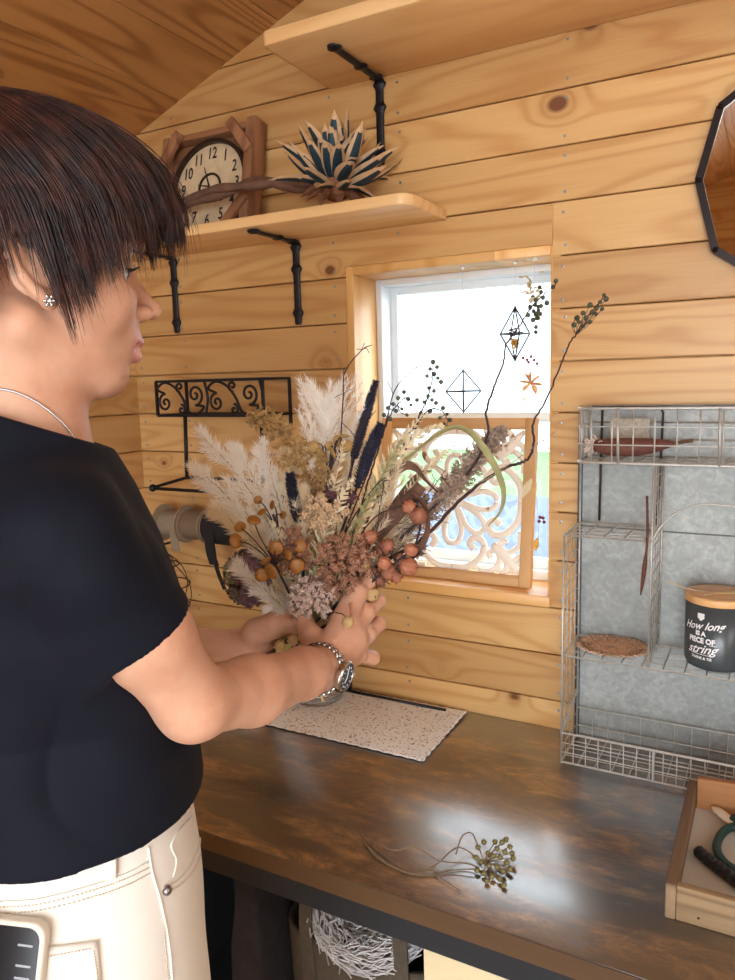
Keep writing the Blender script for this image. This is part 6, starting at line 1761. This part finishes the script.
# ---- discs (dried round leaves / seed pods)
def discs(lab, pts, r, mat, z, nm, start=GRIP, base=None):
    t = bthing(nm, lab, 'dried branch', (*pts[0], z)); W = [dp(x, y, z+.012*br.normal()) for x, y in pts]; C_ = np.mean(W, axis=0)
    mb = MB(); J = C_*.6+np.asarray(start)*.4
    mb.tube(spline([start, J, C_], 16), [.0016]*16, 5)
    for w in W: mb.tube(spline([J*.4+C_*.6, (C_+w)/2+br.normal(size=3)*.003, w], 8), .0008, 5)
    mb.build('stem', m_dtw, t, smooth=True)
    for w in W:
        mb = MB(); rr_ = r*(.85+.3*br.random()); Fq = frame_from(unit(-ray(300,500)+br.normal(size=3)*.6)); mb.ball(w, (rr_, rr_, rr_*.32), 0, 14, 8, frame=Fq)
        mb.build('round_leaf', mat, t, smooth=True)
    return t
m_amb = flat('amber_disc', S(168,112,48), .45, noise=.3, nscale=120, trans=.2); m_ocre = flat('ochre_disc', S(178,144,86), .6, noise=.2, nscale=120, trans=.2)
discs('branch of amber brown round leaves at the bouquet left', [(240,527),(236,541),(276,548),(287,556),(266,561),(300,546),(254,520),(271,572),(297,566),(262,575)], .0085, m_amb, .90, 'round_leaf_branch')
discs('branch of ochre round leaves near the top of the bouquet', [(313,447),(321,452),(329,446),(338,441),(344,436),(333,453),(346,446)], .0075, m_ocre, .955, 'round_leaf_branch')
discs('few small amber round leaves in front of the white plumes', [(262,512),(272,505),(283,515),(258,500),(290,540)], .0055, m_amb, .925, 'round_leaf_branch')

# ---- lantern pods
def pod_mesh(name, mat, r, ribs=8):
    mb = MB(); V = []; seg, rings = 24, 12; 
    for i in range(rings+1):
        th = PI*i/rings
        for k in range(seg):
            a = 2*PI*k/seg; rr_ = r*(1+.15*math.cos(ribs*a))*math.sin(th)**.85 if 0 < i < rings else 0
            V.append((rr_*math.cos(a), rr_*math.sin(a), r*1.12*math.cos(th)))
    F = [(i*seg+k, (i+1)*seg+k, (i+1)*seg+(k+1)%seg, i*seg+(k+1)%seg) for i in range(rings) for k in range(seg)]
    me = bpy.data.meshes.new(name); me.from_pydata(V, [], F); me.materials.append(mat); me.polygons.foreach_set('use_smooth', [True]*len(F)); return me
pods_me = [pod_mesh('pod', flat('terracotta_pod', S(190,124,92), .6, noise=.2, nscale=90, trans=.25), .0088), pod_mesh('pod', flat('brown_pod', S(156,100,76), .6, noise=.25, nscale=90, trans=.15), .0084), pod_mesh('pod', flat('beige_pod', S(206,172,120), .6, noise=.15, nscale=90, trans=.25), .0074)]
PB = [(409,507,0),(418,516,1),(370,537,0),(357,553,0),(384,563,0),(400,560,1),(411,550,0),(409,567,0),(364,566,2),(389,572,1),(378,579,1),(368,585,0),(396,577,1),(372,594,2),(357,597,2),(388,545,1),(383,548,1),(347,604,2)]
lt = bthing('pod_branch', 'branch of terracotta ribbed lantern pods at the lower right of bouquet', 'dried branch', (385,565,.93)); lo_ = WL(lt)
mb = MB(); ax_ = B([(340,618,.945),(352,602,.94),(372,582,.94),(395,563,.945),(415,545,.955),(420,515,.965),(408,497,.97)]); main = spline(ax_, 50)
mb.tube(np.vstack([[GRIP], main]), .0016, 6)
for x, y, k in PB:
    w = dp(x, y, .925+.03*br.random()); j = main[np.argmin(np.linalg.norm(main-w, axis=1))]
    mb.tube(spline([j, (j+w)/2+np.array([0,0,.004]), w], 7), .0008, 5)
    o = bpy.data.objects.new('lantern_pod', pods_me[k]); COL.objects.link(o); o.parent = lt; o.location = Vector(w)-lo_; o.rotation_euler = (br.random()*6, br.random()*6, br.random()*6); s_ = .85+.35*br.random(); o.scale = (s_,)*3
for _ in range(26):
    j = main[br.integers(8, 48)]; e = j+br.normal(size=3)*.02; mb.tube(spline([j, (j+e)/2+br.normal(size=3)*.004, e], 7), .0005, 4)
mb.build('stem', m_dtw, lt, smooth=True)
lt2 = bthing('pod_branch', 'three pale beige pods in front of the hands at the grip', 'dried branch', (300,640,.925)); lo_ = WL(lt2)
mb = MB(); mb.tube(spline(B([(268,657,.95),(285,644,.93),(305,630,.94),(330,610,.95)]), 20), .0016, 6); mb.tube(spline(B([(330,612,.92),(342,614,.885),(347,620,.872)]), 12), .0007, 5); mb.build('stem', m_dtw, lt2, smooth=True)
for x, y, z in ((280,646,.918),(293,640,.915),(348,622,.868)):
    w = dp(x, y, z); o = bpy.data.objects.new('beige_pod', pods_me[2]); COL.objects.link(o); o.parent = lt2; o.location = Vector(w)-lo_; o.rotation_euler = (1.1, .6, .4)
gs = bthing('green_stems', 'fresh yellow-green flower stem end sticking out below the hands', 'stem', (272,658,.95)); mb = MB(); mb.tube(B([(268,662,.945),(288,645,.945),(309,622,.955)]), [.0055,.005,.0045], 9); mb.build('stem', flat('yellow_green_stem', S(172,176,92), .6, noise=.15, nscale=40), gs, smooth=True)
mb = MB(); mb.tube(B([(276,664,.95),(292,648,.95),(312,625,.96)]), .004, 8); mb.tube(B([(262,659,.955),(285,644,.955),(306,622,.965)]), .0035, 8); mb.build('brown_stem', m_bark, gs, smooth=True)
# thick stalks visible above the hands
for k, (P, m_, r_, lab) in enumerate((([(318,565,.935),(314,595,.94),(308,628,.95)], m_green, .0065, 'grey-green stalk in the middle just above the hands'), ([(342,572,.94),(330,600,.945),(316,630,.955)], m_straw, .0055, 'straw-coloured stalk right of the grey-green one above the hands'), ([(300,570,.95),(304,600,.95),(306,630,.96)], m_straw, .004, 'thin pale stalk left of the grey-green one above the hands'))):
    t = bthing('flower_stalk', lab, 'stem', P[0]); mb = MB(); mb.tube(spline(B(P), 14), r_, 9, flat=.7); mb.build('stalk', m_, t, smooth=True)

# ---- ribbons of leaf
def ribbon(lab, P, w, mat, nm='grass_leaf', twist=.6, cat='dried leaf', cup=.25, tip=(.15,1,1,.7,.1), th=0):
    W = spline(B(P), 46); t = thing(nm, lab, cat, W[-1], BG); tan = np.gradient(W, axis=0); tan /= np.linalg.norm(tan, axis=1, keepdims=True)
    u = np.linspace(0,1,46); wd = w*np.interp(u, np.linspace(0,1,len(tip)), tip); V = []
    for i in range(46):
        s_ = unit(np.cross(tan[i], -ray(400,480))); nn_ = np.cross(s_, tan[i]); a = twist*math.sin(u[i]*5); s2 = s_*math.cos(a)+nn_*math.sin(a); n2 = np.cross(s2, tan[i])
        for k in (-1,-.5,0,.5,1): V.append(W[i]+s2*wd[i]*k+n2*wd[i]*cup*k*k)
    n5 = len(V); V2 = [v+np.array([0,0,-.0006]) for v in V]
    F = [(i*5+k, i*5+k+1, (i+1)*5+k+1, (i+1)*5+k) for i in range(45) for k in range(4)]; F2 = [tuple(n5+j for j in f[::-1]) for f in F]
    mb = MB(); mb.add(V+V2, F+F2); mb.build('leaf_blade', mat, t, smooth=True); return t
ribbon('long olive grass leaf arching over to the right and drooping by the white panel', [(345,545,.97),(368,500,.975),(405,460,.985),(440,433,.99),(462,428,.99),(483,447,.99),(499,475,.985),(504,495,.98),(500,512,.975),(488,526,.97)], .0048, m_green, tip=(.3,.5,.5,.7,1,.8,.5,.1))
ribbon('broad dark brown bark-like leaf pointing up right', [(345,590,.965),(372,545,.965),(398,510,.965),(420,484,.965)], .0105, m_bark, nm='bark_leaf', cup=.5, tip=(.5,1,1,1,.9))
ribbon('folded dark brown leaf with bent tip above the bark-like one', [(352,580,.985),(378,530,.985),(382,495,.985),(388,480,.98),(404,466,.975),(416,468,.975),(426,480,.98),(438,492,.985)], .0062, m_bark, nm='bark_leaf', twist=.9, tip=(.6,1,1,.9,1,.7,.4,.2))
ribbon('narrow brown leaf crossing behind the lantern pods', [(350,590,.99),(385,520,1.0),(415,478,1.0),(432,470,1.0)], .0045, m_bark, nm='bark_leaf', twist=.5)
ribbon('curled dark leaf hanging beside the lantern pods', [(412,492,.96),(424,505,.955),(427,530,.955),(418,552,.955),(398,572,.955)], .0045, m_bark, nm='bark_leaf', twist=1.0)

# ---- twigs with seeds
bead_me = bpy.data.meshes.new('seed'); b_ = bmesh.new(); bmesh.ops.create_icosphere(b_, subdivisions=2, radius=.0042); b_.to_mesh(bead_me); b_.free(); bead_me.materials.append(m_bead); bead_me.polygons.foreach_set('use_smooth', [True]*len(bead_me.polygons))
def twig(lab, P, r0, r1, seeds, nm='seeded_twig', mat=None, sz=1.0, z=None, fine=[]):
    W = spline(B(P), 90); W[5:-2] += br.normal(size=(83,3))*.0005; t = thing(nm, lab, 'twig', W[-1], BG); mb = MB(); mb.tube(np.vstack([[GRIP], W]), np.linspace(r0, r1, 91), 6)
    lo = WL(t); J = W[-1]
    for f_ in fine: mb.tube(spline(B(f_), 14), .0006, 4)
    pz = z if z else P[-1][2]
    for x, y in seeds:
        w = dp(x, y, pz+.006*br.normal()); q_ = W[np.argmin(np.linalg.norm(W-w, axis=1)+np.where(np.arange(90)<45, 1, 0))]
        mb.tube(spline([q_, (q_+w)/2+br.normal(size=3)*.002, w], 6), .0005, 4)
        o = bpy.data.objects.new('seed', bead_me); COL.objects.link(o); o.parent = t; o.location = Vector(w)-lo; o.scale = (sz*(.8+.4*br.random()),)*3
    mb.build('stem', mat or m_dtw, t, smooth=True); return t
twig('long dark twig reaching right past the window, dark seeds on its tip', [(330,612,.955),(372,570,.97),(420,541,.99),(452,508,1.01),(482,482,1.03),(505,468,1.04),(522,462,1.05),(530,456,1.05),(534,440,1.055),(533,424,1.06),(546,400,1.07),(562,362,1.08),(570,342,1.085),(576,335,1.09)], .0030, .0010,
     [(574,325),(579,322),(583,326),(586,318),(590,322),(583,313),(592,312),(597,308),(600,302),(604,295),(606,299),(590,305),(596,314),(602,309),(577,318)], z=1.09, sz=.85, mat=m_dtw, fine=[[(576,335,1.09),(572,326,1.09),(578,316,1.09)],[(576,335,1.09),(586,318,1.09),(603,298,1.09)]])
twig('thin purple-grey twig with dark seeds rising in front of tall ornament', [(350,590,.98),(420,520,1.0),(470,470,1.03),(488,434,1.05),(486,414,1.05),(492,392,1.055),(503,364,1.06),(506,345,1.06),(518,328,1.06),(532,306,1.06),(546,292,1.06),(556,284,1.06)], .0022, .0007,
     [(533,320),(538,313),(530,308),(541,306),(536,300),(543,298),(528,315),(547,303),(553,287),(556,281),(536,327),(541,292)], z=1.06, sz=.8)
twig('thin seeded twig in front of the window, its tip tallest left of the wire diamond', [(340,590,.98),(372,510,.99),(398,455,1.0),(420,415,1.0),(430,390,1.0),(433,364,1.0)], .0018, .0006,
     [(433,362),(430,369),(437,367),(427,376),(434,374),(438,378),(441,382),(429,388),(434,391),(428,396),(432,400),(424,402)], sz=.72, z=1.0)
twig('branching twig with small dark seeds above the cream fronds', [(338,590,.97),(360,510,.975),(378,450,.98),(390,415,.98),(404,398,.98)], .0018, .0006,
     [(404,392),(398,398),(408,399),(393,404),(388,408),(396,411),(384,415),(402,409),(411,405),(390,419),(417,400),(407,415)], sz=.68, z=.98)
twig('seeded twig drooping over the cream fronds toward the wire diamond', [(345,590,.99),(385,500,1.0),(410,440,1.0),(426,412,1.0),(440,410,1.0),(448,420,1.0)], .0016, .0006,
     [(436,403),(443,408),(447,414),(450,420),(440,418),(430,411),(421,413),(444,424)], sz=.68, z=1.0)
for k, (P, lab) in enumerate((([(325,560,.96),(338,470,.97),(343,400,.98),(345,372,.98),(362,350,.985),(372,345,.985)], 'hair-thin curved twig rising beside the window edge'),
    ([(325,560,.97),(348,500,.965),(352,455,.96),(360,430,.955),(372,405,.95)], 'wiry brown tendril in front of the dark spikes'),
    ([(330,570,.98),(352,520,.97),(382,480,.965),(379,512,.96),(377,530,.955)], 'wiry tendril curling down near the dark brown leaves'),
    ([(330,590,.98),(410,520,.99),(450,490,1.0),(485,480,1.01),(555,432,1.05)], 'fine pale tendril reaching right across the carved panel'),
    ([(330,590,.97),(372,520,.96),(420,500,.955),(446,470,.96)], 'short forked tendril between the brown leaves and millet'),
    ([(330,570,.98),(380,440,.99),(395,390,1.0),(415,368,1.0),(425,365,1.0)], 'fine bluish tendril curving in front of the window'))):
    W = spline(B(P), 50); t = thing('wiry_tendril', lab, 'twig', W[-1], BG); mb = MB(); mb.tube(W, np.linspace(.0011,.0005,50), 5)
    for _ in range(6):
        j = W[br.integers(20,49)]; e = j+br.normal(size=3)*.012; mb.tube([j, (j+e)/2+br.normal(size=3)*.002, e], .0005, 4)
    mb.build('stem', m_dtw if k != 3 else m_millet, t, smooth=True)
# ================================================================== groups of repeats
for pre, g in (('shelf_bracket', 'black iron brackets under the wall shelves'), ('wall_shelf', 'pine shelves on the window wall'), ('ribbon_spool', 'ribbon spools on the dowel'),
               ('hanging_ornament', 'diamond wire ornaments hanging in the window'), ('twig_wreath', 'twig wreaths in the canvas bag')):
    for o in list(SC.objects):
        if o.parent is None and o.name.split('.')[0] == pre: o['group'] = g
